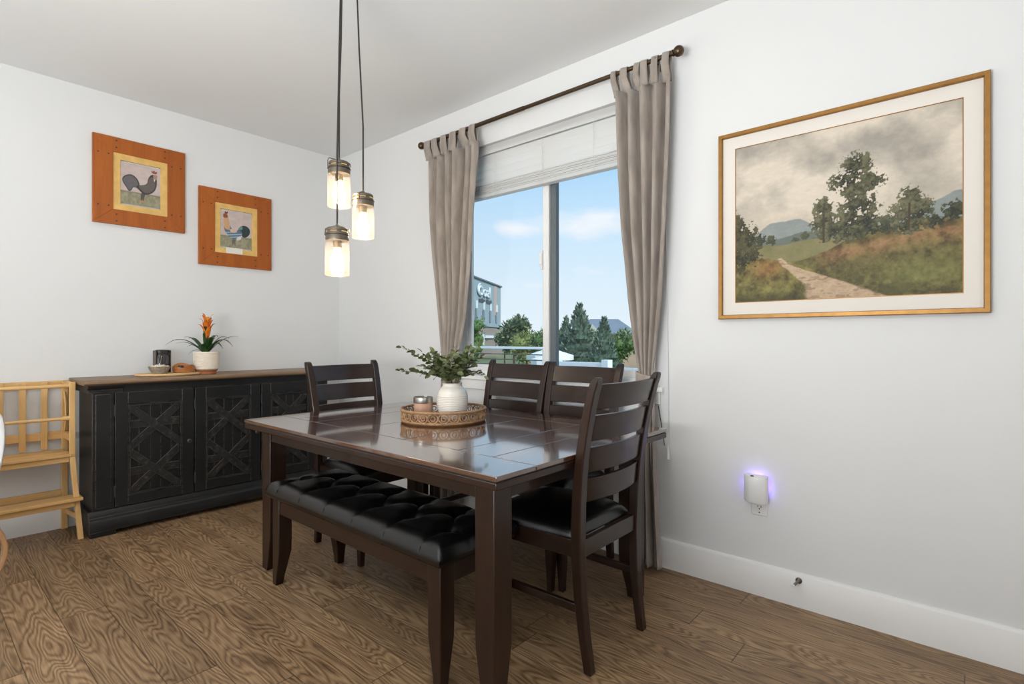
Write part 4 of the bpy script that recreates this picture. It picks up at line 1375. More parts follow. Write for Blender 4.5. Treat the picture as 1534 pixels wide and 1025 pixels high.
MB(SBC).box(0.05, 0.365, SY0 + 0.02, SY1 - 0.02, 0.022, 0.031).build('bottom_board', M['black'], sb)
m = MB(SBC)
m.prism([(0.012, 0.893), (0.402, 0.893), (0.412, 0.900), (0.420, 0.903), (0.422, 0.916), (0.416, 0.924), (0.012, 0.924)], 'y', SY0 - 0.028, SY1 + 0.028)
m.build('top', M['brown_top'], sb, bevel=0.003)
DW = 0.425
for k in range(3):
    y0 = SY0 + 0.128 + k * (DW + 0.0105); y1 = y0 + DW
    z0, z1 = 0.156, 0.842
    st = 0.066
    pz0, pz1 = 0.214, 0.768
    d = MB(SBC)
    d.box(0.345, 0.366, y0, y0 + st, z0, z1).box(0.345, 0.366, y1 - st, y1, z0, z1)
    d.box(0.345, 0.366, y0 + st, y1 - st, z0, pz0).box(0.345, 0.366, y0 + st, y1 - st, pz1, z1)
    door = d.build('door', M['black'], sb, bevel=0.0025)
    bead = MB(SBC)
    py0, py1 = y0 + st, y1 - st
    frame_ring(bead, 'x', py0, py1, pz0, pz1, 0.013, 0.346, 0.372)
    bead.build('panel_moulding', M['black'], door, angle=20)
    pp = MB(SBC)
    nb = 5
    wdt = (py1 - py0) / nb
    for i in range(nb):
        x1 = 0.351 if i != 2 else 0.3545
        pp.box(0.345, x1, py0 + i * wdt + 0.001, py0 + (i + 1) * wdt - 0.001, pz0, pz1)
    pp.build('plank_panel', M['black'], door, bevel=0.0015)
    zm = (pz0 + pz1) / 2
    for zc in (pz1 - (pz1 - zm) * 0.46, zm - (zm - pz0) * 0.50):
        bt_ = MB(SBC).box(0.351, 0.3585, py0 + 0.005, py1 - 0.005, zc - 0.024, zc + 0.024)
        bt_.build('batten', M['strap'], door, bevel=0.002)
    for (za, zb2) in ((zm, pz1), (pz0, zm)):
        for sgn, xx in ((1, 0.3625), (-1, 0.366)):
            xb = MB(SBC)
            a = Vector((0, py0 + 0.012, zb2 - 0.020 if sgn < 0 else za + 0.012)); b = Vector((0, py1 - 0.012, za + 0.012 if sgn < 0 else zb2 - 0.020))
            dv = (b - a); L_ = dv.length + 0.012
            ang = math.atan2(dv.z, dv.y)
            R = Matrix.Rotation(ang, 3, 'X')
            xb.obox(((xx + 0.351) / 2, (a.y + b.y) / 2, (a.z + b.z) / 2), (xx - 0.351, L_, 0.044), R)
            xb.build('cross_brace', M['strap'], door, bevel=0.002)
    kn = MB(SBC)
    ky = y1 - 0.030
    kn.lathe([(0.008, 0.366), (0.005, 0.372), (0.006, 0.380), (0.0135, 0.386), (0.0145, 0.392), (0.010, 0.397), (0.0, 0.398)], (0, ky, 0.500), 20, 'x')
    kn.build('knob', M['nickel'], door)
    for zz in (0.25, 0.735):
        MB(SBC).box(0.3655, 0.369, y0 - 0.006, y0 + 0.004, zz - 0.035, zz + 0.035).build('hinge', M['slot'], door, bevel=0.001)

# ------------------------------------------------------------------ things on the sideboard
ZS = 0.924
YB = -1.392
o = MB((0.235, YB, ZS))
o.lathe([(0.985, 0.004), (1.0, 0.009), (1.0, 0.014), (0.985, 0.018), (0.0, 0.018)], (0.235, YB, ZS), 48, sx=0.125, sy=0.192)
o.lathe([(0.0, 0.0), (0.9, 0.0), (0.985, 0.004)], (0.235, YB, ZS), 48, sx=0.125, sy=0.192, cap=False)
bd = tag(o.build('serving_board', M['board']), 'pale oval wooden board on the sideboard under the jar and bowls', 'board')
ZB = ZS + 0.018
# dark lantern jar
LJ = (0.150, -1.408, ZB)
lj = thing('candle_jar', 'dark smoked-glass jar with a charcoal lid on the board', 'jar', LJ)


def sq_ring(cx, cy, r, z, n=40, e=3.2):
    out = []
    for i in range(n):
        a = 2 * PI * i / n
        c_, s_ = math.cos(a), math.sin(a)
        out.append((cx + r * math.copysign(abs(c_) ** (2 / e), c_), cy + r * math.copysign(abs(s_) ** (2 / e), s_), z))
    return out


m = MB(LJ)
m.rings([sq_ring(LJ[0], LJ[1], r, LJ[2] + h) for r, h in ((0.034, 0.0), (0.039, 0.004), (0.040, 0.012), (0.040, 0.108), (0.038, 0.114))])
m.build('jar_body', M['smoke_glass'], lj)
m = MB(LJ)
for sg in (-1, 1):
    m.box(LJ[0] - 0.030, LJ[0] + 0.030, LJ[1] + sg * 0.042 - 0.003, LJ[1] + sg * 0.042 + 0.003, LJ[2], LJ[2] + 0.146)
m.box(LJ[0] - 0.03, LJ[0] + 0.03, LJ[1] - 0.042, LJ[1] + 0.042, LJ[2], LJ[2] + 0.003)
m.build('holder', M['nickel'], lj, bevel=0.001)
m = MB(LJ)
m.rings([sq_ring(LJ[0], LJ[1], r, LJ[2] + h) for r, h in ((0.036, 0.128), (0.039, 0.130), (0.039, 0.146), (0.034, 0.150), (0.020, 0.151), (0.018, 0.146))])
m.build('lid', M['lid_dark'], lj)
m = MB(LJ)
m.rings([sq_ring(LJ[0], LJ[1], 0.034, LJ[2] + h) for h in (0.114, 0.129)])
m.build('neck', M['slot'], lj)
# wicker bowl of pale beads
BW = (0.290, -1.462, ZB)
bw = thing('wicker_bowl', 'small grey woven bowl of cream pieces, front left on the board', 'bowl', BW)
m = MB(BW)
m.lathe([(0.036, 0.0), (0.038, 0.002), (0.050, 0.018), (0.058, 0.034), (0.062, 0.044), (0.060, 0.046), (0.054, 0.036), (0.030, 0.020), (0.0, 0.018)], BW, 40)
bwl = m.build('bowl', M['wicker'], bw)
m = MB(BW)
for i in range(13):
    m.tube([(BW[0] + (0.0395 + 0.0215 * (i / 12) ** 0.8) * math.cos(a), BW[1] + (0.0395 + 0.0215 * (i / 12) ** 0.8) * math.sin(a), BW[2] + 0.003 + i * 0.0034 + 0.0006 * math.sin(a * 20 + i * PI)) for a in [2 * PI * q / 60 for q in range(60)]], 0.0018, 5, loop=True)
m.build('weave', M['wicker'], bw)
m = MB(BW)
rnd = random.Random(5)
for i in range(70):
    a = rnd.uniform(0, 2 * PI); r = 0.048 * math.sqrt(rnd.random())
    m.ball((BW[0] + r * math.cos(a), BW[1] + r * math.sin(a), BW[2] + 0.040 + 0.012 * (1 - r / 0.05) + rnd.uniform(-0.002, 0.004)), rnd.uniform(0.005, 0.008), 8, 6)
o = m.build('cream_pieces', M['cotton'], bw)
o['kind'] = 'stuff'
# small acacia bowl holding a cup of trinkets
AB = (0.275, -1.318, ZB)
ab = thing('wooden_bowl', 'small brown wooden scoop bowl holding trinkets, front centre on the board', 'bowl', AB)
m = MB(AB)
rings = []
for (r, h) in ((0.040, 0.0), (0.055, 0.002), (0.059, 0.012), (0.060, 0.030)):
    rings.append([(AB[0] + r * math.cos(a) * 0.9, AB[1] + r * math.sin(a) * 1.08, AB[2] + h) for a in [2 * PI * q / 48 for q in range(48)]])
hi = lambda a: 0.050 + 0.012 * math.cos(a * 2) - 0.026 * math.exp(-((a - 6.0) / 0.55) ** 2) - 0.026 * math.exp(-((a + 0.28) / 0.55) ** 2)
for r, dz in ((0.060, 0.0), (0.056, 0.0), (0.052, -0.02), (0.045, -0.03)):
    rings.append([(AB[0] + r * math.cos(a) * 0.9, AB[1] + r * math.sin(a) * 1.08, AB[2] + max(0.012, hi(a) + dz)) for a in [2 * PI * q / 48 for q in range(48)]])
m.rings(rings)
m.build('bowl', M['acacia'], ab)
tr = MB((0.272, -1.300, ZB + 0.012)).lathe([(0.018, 0.0), (0.022, 0.004), (0.023, 0.034), (0.0195, 0.034), (0.018, 0.010), (0.0, 0.008)], (0.272, -1.300, ZB + 0.013), 24)
tag(tr.build('small_cup', M['terracotta']), 'little reddish cup inside the wooden bowl', 'cup')
MBo = MB((0.285, -1.340, ZB + 0.012))
MBo.lathe([(0.014, 0.0), (0.016, 0.006), (0.016, 0.028), (0.012, 0.034), (0.0, 0.035)], (0.285, -1.340, ZB + 0.013), 20)
tag(MBo.build('trinket_jar', M['lid_dark']), 'tiny dark and white trinket jar inside the wooden bowl', 'trinket')

# bromeliad
BP = (0.250, -1.170, ZS)
br = thing('potted_bromeliad', 'orange-flowered bromeliad in a cream ribbed pot on the sideboard', 'potted plant', BP)
m = MB(BP)
prof = [(0.056, 0.024), (0.068, 0.030)]
for i in range(13):
    h = 0.036 + i * 0.0088
    prof += [(0.0765 + 0.004 * (i / 12), h), (0.0785 + 0.004 * (i / 12), h + 0.003), (0.0765 + 0.004 * (i / 12), h + 0.0075)]
prof += [(0.0805, 0.152), (0.078, 0.154), (0.072, 0.150), (0.071, 0.128), (0.0, 0.126)]
m.lathe(prof, BP, 48)
pot = m.build('pot', M['cream_glaze'], br)
MB(BP).lathe([(0.0, 0.126), (0.071, 0.128), (0.04, 0.134), (0.0, 0.136)], BP, 30, cap=False).build('soil', M['soil'], pot)
MB(BP).lathe([(0.0, 0.0), (0.058, 0.0), (0.061, 0.003), (0.061, 0.017), (0.066, 0.021), (0.070, 0.030), (0.0, 0.031)], BP, 40).build('pot_foot', M['terracotta'], br)


def strap_leaf(mb, base, az, length, lift, droop, wdt, n=14, fold=0.25):
    rows = []
    ca, sa = math.cos(az), math.sin(az)
    for i in range(n + 1):
        q = i / n
        r = length * (q * 0.95)
        z = lift * math.sin(min(1, q * 1.1) * PI * 0.5) - droop * q ** 2.4
        wv = wdt * (math.sin(PI * min(1, 0.16 + q * 0.84)) ** 0.6) * (1 - q ** 5) + 0.0005
        row = []
        for u_ in (-1, -0.5, 0, 0.5, 1):
            row.append((base[0] + ca * r - sa * wv * u_, base[1] + sa * r + ca * wv * u_, base[2] + z + fold * wv * abs(u_)))
        rows.append(row)
    mb.grid(rows)


RV = Vector((0.75566, 0.65496, 0))   # direction to the right as seen from the camera
az_r = math.atan2(RV.y, RV.x)
B0 = (BP[0], BP[1], BP[2] + 0.132)
lv = [  # azimuth relative to screen-right, length, lift, droop, half width
    (PI, 0.30, 0.150, 0.085, 0.008), (PI - 0.25, 0.20, 0.130, 0.010, 0.009), (PI + 0.2, 0.20, 0.100, 0.020, 0.007), (PI - 0.1, 0.15, 0.085, 0.03, 0.008), (PI + 0.5, 0.11, 0.055, 0.05, 0.007),
    (0.05, 0.19, 0.150, 0.095, 0.015), (0.25, 0.21, 0.130, 0.005, 0.008), (-0.2, 0.14, 0.12, 0.08, 0.011), (-0.5, 0.10, 0.14, 0.03, 0.012), (PI / 2, 0.16, 0.16, 0.04, 0.010),
    (-PI / 2, 0.10, 0.10, 0.05, 0.013), (PI + 0.9, 0.12, 0.13, 0.02, 0.011), (0.7, 0.15, 0.15, 0.04, 0.010), (2.2, 0.15, 0.17, 0.03, 0.010)]
for (a, L_, li, dr, wd_) in lv:
    m = MB(BP); strap_leaf(m, B0, az_r + a, L_, li, dr, wd_ * 1.4)
    m.build('leaf', M['brom_leaf'], br, solid=0.001, angle=80)
m = MB(BP)
m.tube([B0, (B0[0], B0[1], B0[2] + 0.10), (B0[0] + 0.004, B0[1] + 0.004, B0[2] + 0.18)], [0.012, 0.009, 0.008], 10)
for k in range(6):
    strap_leaf(m, (B0[0], B0[1], B0[2] + 0.02 + 0.018 * k), k * 2.4, 0.030 + 0.004 * (k % 2), 0.085, 0.0, 0.013, 8)
m.build('stalk', M['brom_leaf'], br, angle=80)
m = MB(BP)
for k in range(13):
    strap_leaf(m, (B0[0] + 0.003, B0[1] + 0.003, B0[2] + 0.105 + 0.0085 * k), k * 2.4, (0.068 - 0.0022 * k), 0.090 - 0.001 * k, 0.004 if k < 5 else 0.0, 0.0145 - 0.0004 * k, 9)
m.build('flower_bracts', M['brom_flower'], br, solid=0.0012, angle=80)
m = MB(BP)
for k in range(5):
    strap_leaf(m, (B0[0] + 0.003, B0[1] + 0.003, B0[2] + 0.205), k * 1.26 + 0.3, 0.022, 0.056, 0.0, 0.006, 7)
m.build('flower_tips', M['brom_tip'], br, solid=0.0012, angle=80)

# ------------------------------------------------------------------ things on the table
ZT_ = 0.76
TRC = (2.274, -0.800, ZT_)
ty = thing('rattan_tray', 'round woven rattan tray with an openwork rim on the table', 'tray', TRC)
TR = 0.202
m = MB(TRC)
m.lathe([(0.0, 0.0), (TR, 0.0), (TR + 0.004, 0.006), (TR - 0.002, 0.012), (0.0, 0.012)], TRC, 64)
m.build('tray_floor', M['rattan_dark'], ty)
m = MB(TRC)
for (h, r, rr) in ((0.012, TR + 0.001, 0.006), (0.062, TR + 0.004, 0.0062)):
    m.tube([(TRC[0] + r * math.cos(a), TRC[1] + r * math.sin(a), TRC[2] + h) for a in [2 * PI * q / 96 for q in range(96)]], rr, 8, loop=True)
m.build('rim_hoop', M['rattan'], ty)
m = MB(TRC)
rnd = random.Random(2)
nl = 26
for k in range(nl):
    a0 = 2 * PI * k / nl
    pts = []
    for q in range(20):
        th = 2 * PI * q / 20
        a = a0 + 0.115 * math.cos(th)
        h = 0.037 + 0.0205 * math.sin(th)
        pts.append((TRC[0] + (TR + 0.002 + 0.002 * math.sin(th * 2 + k)) * math.cos(a), TRC[1] + (TR + 0.002 + 0.002 * math.sin(th * 2 + k)) * math.sin(a), TRC[2] + h))
    m.tube(pts, 0.0036, 6, loop=True)
    pts = []
    for q in range(14):
        th = 2 * PI * q / 14
        a = a0 + 0.05 * math.cos(th)
        h = 0.037 + 0.011 * math.sin(th)
        pts.append((TRC[0] + (TR + 0.002) * math.cos(a), TRC[1] + (TR + 0.002) * math.sin(a), TRC[2] + h))
    m.tube(pts, 0.0028, 6, loop=True)
m.build('openwork_rim', M['rattan'], ty)
VC = (2.310, -0.775, ZT_ + 0.012)
vs = MB(VC)
prof = [(0.0, 0.0), (0.050, 0.0), (0.054, 0.004)]
body = [(0.054, 0.004), (0.064, 0.020), (0.072, 0.044), (0.0765, 0.070), (0.0775, 0.094), (0.0755, 0.116), (0.0700, 0.134), (0.0605, 0.148), (0.0510, 0.156), (0.0475, 0.162), (0.0475, 0.168), (0.0500, 0.174)]
nn = 64
for i in range(nn + 1):
    h = 0.004 + 0.170 * i / nn
    r = interp([(b, a) for a, b in body], h)
    rib = 0.0010 * math.sin(h * 2 * PI / 0.0085) if 0.02 < h < 0.12 else 0.0
    prof.append((r + rib, h))
prof += [(0.0485, 0.1755), (0.045, 0.172), (0.043, 0.164), (0.045, 0.156), (0.06, 0.130), (0.06, 0.03), (0.0, 0.02)]
vs.lathe(prof, VC, 56)
vo = tag(vs.build('vase', M['ceramic']), 'glossy white ribbed ceramic vase in the rattan tray, holding leafy sprigs', 'vase')
CN = (2.205, -0.872, ZT_ + 0.012)
cn = thing('candle', 'blush pink glass candle with a silver rim beside the white vase', 'candle', CN)
MB(CN).lathe([(0.0, 0.0), (0.043, 0.0), (0.046, 0.003), (0.046, 0.078), (0.0465, 0.080), (0.0, 0.080)], CN, 40).build('cup', M['blush'], cn)
MB(CN).lathe([(0.0468, 0.078), (0.0475, 0.080), (0.0475, 0.104), (0.0465, 0.107), (0.044, 0.106), (0.0435, 0.084), (0.0, 0.082)], CN, 40).build('silver_rim', M['steel'], cn)


def sprig(label, az, reach, rise, seed, nleaf=13, droop=0.0, shared=None, lm='leaf'):
    rnd = random.Random(seed)
    base = Vector((VC[0] + 0.02 * math.cos(az), VC[1] + 0.02 * math.sin(az), VC[2] + 0.10))
    root = thing('eucalyptus_sprig', label, 'leafy sprig', base, group='leafy sprigs in the white vase')
    d = Vector((math.cos(az), math.sin(az), 0))
    pts = []
    n = 16
    for i in range(n + 1):
        q = i / n
        r = reach * q ** 1.25
        z = 0.080 * min(1, q * 6) + rise * max(0, q - 0.05) ** 0.8 - droop * q ** 2.2
        # neck: stay inside the mouth before spreading
        mouth = 0.022 * min(1.0, q * 4)
        rr = -0.02 + mouth + max(0.0, r - 0.0)
        side = 0.012 * math.sin(q * 5 + seed)
        pts.append(base + d * rr + Vector((-d.y, d.x, 0)) * side + Vector((0, 0, z)))
    MB(base).tube(pts, [0.0022 - 0.0012 * i / n for i in range(n + 1)], 6).build('stem', M['stem'], root)
    lf = MB(base)

    def leaf(p, dirv, up, L_, W_):
        dirv = dirv.normalized()
        sd = dirv.cross(up)
        sd = sd.normalized() if sd.length > 1e-4 else Vector((1, 0, 0))
        nn_ = sd.cross(dirv)
        rows = []
        for i in range(6):
            q = i / 5
            wv = W_ * math.sin(PI * (0.06 + 0.92 * q)) ** 0.75
            c_ = p + dirv * (L_ * q + 0.006) - nn_ * (0.18 * L_ * q * q)
            rows.append([c_ - sd * wv + nn_ * 0.25 * wv, c_, c_ + sd * wv + nn_ * 0.25 * wv])
        lf.grid(rows)
    for k in range(nleaf):
        q = 0.16 + 0.84 * k / (nleaf - 1)
        f = q * n
        i = min(n - 1, int(f))
        p = pts[i].lerp(pts[i + 1], f - i)
        tg = (pts[i + 1] - pts[i]).normalized()
        sdv = tg.cross(Vector((0, 0, 1)))
        sdv = sdv.normalized() if sdv.length > 0.05 else Vector((1, 0, 0))
        L_ = rnd.uniform(0.032, 0.047) * (1.1 - 0.35 * q); W_ = L_ * rnd.uniform(0.30, 0.40)
        for sg in ((-1, 1) if k < nleaf - 1 else (0,)):
            dv = tg * (0.55 if sg else 1.0) + sdv * sg * rnd.uniform(0.5, 0.9) + Vector((0, 0, rnd.uniform(-0.45, 0.6)))
            leaf(p, dv, Vector((rnd.uniform(-1.1, 1.1), rnd.uniform(-1.1, 1.1), 1)), L_, W_)
    lf.build('leaves', M[lm], root, angle=80)
    return root


sprig('leafy sprig leaning lowest to the left of the white vase', az_r + PI - 0.05, 0.235, 0.085, 11, 13, 0.03)
sprig('leafy sprig reaching far left and highest over the candle', az_r + PI + 0.12, 0.220, 0.175, 12, 12, 0.0)
sprig('leafy sprig hanging down on the right of the white vase', az_r - 0.15, 0.135, 0.100, 13, 10, 0.065, lm='leaf2')
sprig('leafy sprig rising tallest at the right of the vase, in front of the window', az_r + 0.25, 0.11, 0.190, 14, 12)
MIDL = 'leafy sprig in the thick middle of the bunch in the white vase'
for k, (a, rc, rs) in enumerate(((0.9, 0.08, 0.17), (1.6, 0.10, 0.18), (2.3, 0.12, 0.16), (2.8, 0.14, 0.145), (-0.5, 0.09, 0.14), (-1.1, 0.07, 0.15),
                                 (-1.7, 0.09, 0.12), (-2.3, 0.11, 0.13), (-2.8, 0.12, 0.10), (0.2, 0.06, 0.17), (3.0, 0.07, 0.16), (-1.4, 0.12, 0.08), (0.05, 0.115, 0.125), (2.6, 0.07, 0.11), (-2.5, 0.07, 0.17))):
    sprig(MIDL, az_r + a, rc, rs, 30 + k, 11, 0.01 * (k % 3), lm='leaf' if k % 2 else 'leaf2')

# ------------------------------------------------------------------ plug-in light, outlet, door stop
OC = (3.520, 0.0, 0.36)
ol = thing('wall_outlet', 'white wall outlet below the glowing plug-in light', 'outlet', OC)
MB(OC).box(3.485, 3.555, -0.006, 0.0, 0.362, 0.477).build('cover_plate', M['white_plastic'], ol, bevel=0.003)
s = MB(OC)
for (xx, w_) in ((3.513, 0.0022), (3.527, 0.0028)):
    s.box(xx - w_ / 2, xx + w_ / 2, -0.0068, -0.0058, 0.398, 0.407)
s.lathe([(0.0028, -0.0068), (0.0028, -0.0058)], (3.520, 0, 0.392), 10, 'y')
s.lathe([(0.003, -0.0068), (0.003, -0.0058)], (3.520, 0, 0.376), 12, 'y')
s.build('slots', M['slot'], ol)
NC = (3.512, 0.0, 0.432)
nl_ = thing('plug_in_night_light', 'white curved plug-in device glowing violet on the wall', 'night light', NC)


def shell_ring(z, dep, hw=0.050, y_back=-0.022, th=0.0):
    pts = []
    for i in range(17):
        q = i / 16 * 2 - 1
        pts.append((NC[0] + q * (hw - th), y_back - (dep - th) * math.sqrt(max(0, 1 - (0.92 * q) ** 2)), z))
    return pts


m = MB(NC)
rg = []
for (z, dep, hw) in ((0.422, 0.026, 0.040), (0.426, 0.036, 0.046), (0.438, 0.041, 0.0495), (0.50, 0.043, 0.050), (0.540, 0.042, 0.050), (0.5465, 0.040, 0.0490), (0.549, 0.036, 0.047)):
    pr = shell_ring(z, dep, hw)
    rg.append(pr + [(pr[-1][0], -0.020, z), (pr[0][0], -0.020, z)])
m.rings(rg)
m.build('curved_shell', M['white_plastic'], nl_)
m = MB(NC)
m.box(NC[0] - 0.030, NC[0] + 0.030, -0.0205, -0.006, 0.440, 0.535)
m.build('plug_body', M['white_plastic'], nl_, bevel=0.002)
m = MB(NC)
for sg in (-1, 1):
    m.box(NC[0] + sg * 0.0305 - 0.0008, NC[0] + sg * 0.0305 + 0.0008, -0.0185, -0.008, 0.462, 0.526)
m.box(NC[0] - 0.026, NC[0] + 0.026, -0.0185, -0.008, 0.5350, 0.5366)
m.build('glowing_strip', M['blue_led'], nl_)
m = MB(NC).ball((NC[0] - 0.008, -0.058, 0.549), 0.006, 12, 8, (1.4, 1, 0.5))
m.build('sensor', M['nickel'], nl_)
DC = (3.684, -0.016, 0.118)
ds = thing('door_stop', 'small steel door stop with a white tip on the baseboard', 'door stop', DC)
MB(DC).lathe([(0.013, 0.0), (0.013, -0.003), (0.008, -0.005), (0.0, -0.005)], DC, 20, 'y').build('base_disc', M['nickel'], ds)
dd = Vector((-0.01, -0.070, -0.006))
b_ = Vector(DC)
sp = MB(DC)
sp.tube([b_ + dd * 0.05, b_ + dd * 0.8], 0.0042, 10)
sp.tube([b_ + dd * (0.05 + 0.75 * q / 90) + Vector((0.0048 * math.cos(q * 0.9), 0, 0.0048 * math.sin(q * 0.9))) for q in range(91)], 0.0010, 5)
sp.build('spring', M['steel'], ds)
MB(DC).tube([b_ + dd * 0.78, b_ + dd * 0.84, b_ + dd], [0.0055, 0.0075, 0.0075], 14).build('tip', M['white_plastic'], ds)

# ------------------------------------------------------------------ bamboo learning stool
SY_R, SY_L = -1.895, -2.355
SOC = (0.17, (SY_R + SY_L) / 2, 0)
st = thing('bamboo_step_stool', 'tall bamboo toddler step stool with railings, left of the black sideboard', 'step stool', SOC)
for (yy, sg) in ((SY_R, 1), (SY_L, -1)):
    MB(SOC).box(0.022, 0.044, yy - 0.016, yy + 0.016, 0.0, 0.912).build('rear_post', M['bamboo'], st, bevel=0.003)
    MB(SOC).box(0.236, 0.262, yy - 0.014, yy + 0.014, 0.470, 0.912).build('front_post', M['bamboo'], st, bevel=0.003)
    m = MB(SOC)
    rings = []
    for (z, x, y) in ((0.472, 0.250, yy), (0.0, 0.325, yy + sg * 0.026)):
        rings.append([(x - 0.014, y - 0.013, z), (x + 0.014, y - 0.013, z), (x + 0.014, y + 0.013, z), (x - 0.014, y + 0.013, z)])
    m.rings(rings)
    m.build('front_leg', M['bamboo'], st, bevel=0.003)
    m = MB(SOC)
    for (z0, z1) in ((0.876, 0.910), (0.560, 0.60)):
        m.box(0.044, 0.236, yy - 0.009, yy + 0.009, z0, z1)
    m.box(0.044, 0.25, yy - 0.011 - sg * 0.004, yy + 0.011 - sg * 0.004, 0.442, 0.474)
    m.build('side_rail', M['bamboo_y'], st, bevel=0.002)
    m = MB(SOC)
    m.obox((0.17, yy + sg * 0.012, 0.12), (0.29, 0.016, 0.03), Matrix.Rotation(math.radians(-6), 3, 'Y'))
    m.build('side_rail', M['bamboo_y'], st, bevel=0.002)
    # curved inner brace
    m = MB(SOC)
    m.tube([(0.050, yy - sg * 0.004, 0.84), (0.085, yy - sg * 0.004, 0.78), (0.10, yy - sg * 0.004, 0.70), (0.085, yy - sg * 0.004, 0.64), (0.05, yy - sg * 0.004, 0.60)], 0.006, 8)
    m.build('curved_brace', M['bamboo'], st)
for (z0, z1) in ((0.872, 0.910), (0.555, 0.603), (0.205, 0.245)):
    MB(SOC).box(0.024, 0.040, SY_L + 0.016, SY_R - 0.016, z0, z1).build('back_rail', M['bamboo_y'], st, bevel=0.002)
for k in range(4):
    yc = -1.992 - 0.097 * k
    MB(SOC).box(0.0405, 0.052, yc - 0.0155, yc + 0.0155, 0.50, 0.905).build('back_slat', M['bamboo'], st, bevel=0.002)
MB(SOC).tube([(0.249, SY_L, 0.890), (0.249, SY_R, 0.890)], 0.0105, 12).build('front_rail', M['bamboo_y'], st)
MB(SOC).tube([(0.249, SY_L, 0.700), (0.249, SY_R - 0.014, 0.700)], 0.0095, 12).build('front_rail', M['bamboo_y'], st)
m = MB(SOC)
m.tube([(0.249, SY_R - 0.045, 0.700), (0.249, SY_R - 0.012, 0.700)], 0.0135, 12)
m.build('rail_collar', M['bamboo_y'], st)
m = MB(SOC)
m.box(0.046, 0.150, SY_L + 0.017, SY_R - 0.015, 0.476, 0.494).box(0.154, 0.272, SY_L + 0.017, SY_R - 0.004, 0.476, 0.494)
m.build('platform', M['bamboo_y'], st, bevel=0.003)
MB(SOC).box(0.240, 0.256, SY_L + 0.014, SY_R - 0.014, 0.444, 0.476).build('platform_apron', M['bamboo_y'], st, bevel=0.002)
m = MB(SOC)
m.box(0.215, 0.345, SY_L - 0.03, SY_R + 0.036, 0.226, 0.244)
m.build('step', M['bamboo_y'], st, bevel=0.004)
MB(SOC).box(0.300, 0.316, SY_L, SY_R, 0.192, 0.226).build('step_apron', M['bamboo_y'], st, bevel=0.002)

# ------------------------------------------------------------------ white shell chair at the left frame edge
WC = (0.92, -2.468, 0.0)
wc = thing('shell_chair', 'white moulded shell chair with bent wooden legs at the left edge of the photo', 'chair', WC)
rows = []
for i in range(25):
    v = i / 24                      # 0 = front lip of seat, 1 = top of back
    if v < 0.42:
        q = v / 0.42
        cx_, cz_ = 0.20 - 0.36 * q, 0.475 - 0.03 * math.sin(q * PI)
        hw = 0.165 + 0.03 * q
    else:
        q = (v - 0.42) / 0.58
        cx_, cz_ = -0.16 - 0.11 * q - 0.05 * math.sin(q * PI / 2), 0.475 + 0.425 * q
        hw = 0.195 + 0.055 * math.sin(q * PI * 0.75) - 0.02 * q
        hw *= math.sqrt(max(0.0, 1 - (max(0, q - 0.62) / 0.38) ** 2.6)) if q > 0.62 else 1
    row = []
    for j in range(21):
        u = j / 20 * 2 - 1
        wing = 0.09 * u * u * (0.4 + 0.8 * math.sin(min(1, v * 1.15) * PI))
        row.append((WC[0] + cx_ + (wing if v > 0.42 else wing * 0.3), WC[1] + u * max(hw, 0.004), cz_ + (wing * 0.9 if v < 0.5 else wing * 0.2)))
    rows.append(row)
m = MB(WC); m.grid(rows)
m.build('shell_seat', M['white_plastic'], wc, solid=0.012, angle=80)
for (sx_, sy_) in ((1, 1), (1, -1), (-1, 1), (-1, -1)):
    m = MB(WC)
    pts = []
    for i in range(11):
        q = i / 10
        z = 0.43 * (1 - q)
        bow = 0.115 + 0.095 * math.sin(min(1.0, q * 1.15) * PI)
        pts.append((WC[0] + sx_ * (0.08 + 0.06 * q), WC[1] + sy_ * bow, z))
    rings = [[(p_[0] - 0.03, p_[1] - 0.009, p_[2]), (p_[0] + 0.03, p_[1] - 0.009, p_[2]), (p_[0] + 0.03, p_[1] + 0.009, p_[2]), (p_[0] - 0.03, p_[1] + 0.009, p_[2])] for p_ in pts]
    m.rings(rings)
    m.build('leg', M['wood_base_dark'], wc, bevel=0.004)
m = MB(WC)
for sx_ in (-1, 1):
    m.box(WC[0] + sx_ * 0.085 - 0.03, WC[0] + sx_ * 0.085 + 0.03, WC[1] - 0.135, WC[1] + 0.135, 0.395, 0.425)
m.build('seat_bracket', M['wood_base_dark'], wc, bevel=0.003)

# ------------------------------------------------------------------ outdoors
GZ = -1.5
o = MB().box(-160, 90, 0.4, 200, GZ - 0.3, GZ).build('ground', M['lawn'], smooth=False)
struct(o)
struct(MB().box(-6, 6, 0.16, 3.9, -0.35, -0.15).build('deck', M['deck'], smooth=False))

# commercial building
A = Vector((-45.0, 40.0, 0)); B = Vector((-59.5, 67.9, 0))
fdir = (B - A).normalized()
nrm = Vector((fdir.y, -fdir.x, 0))     # faces the house
if nrm.dot(CAM - A) < 0:
    nrm = -nrm
Lf = (B - A).length
bd_ = thing('commercial_building', 'grey-blue commercial building over a brown brick base, seen through the left pane', 'building', A + Vector((0, 0, GZ)))
rzb = math.atan2(fdir.y, fdir.x)
bd_.rotation_euler = (0, 0, rzb)
sgn = 1 if nrm.dot(Vector((-math.sin(rzb), math.cos(rzb), 0))) > 0 else -1
# local: x along facade 0..Lf, outward = sgn*y, z from ground
TOPZ = 10.45 - GZ; SPL = 3.3 - GZ


def lb(x0, x1, d0, d1, z0, z1, mb):
    mb.box(x0, x1, min(sgn * d0, sgn * d1), max(sgn * d0, sgn * d1), z0, z1)


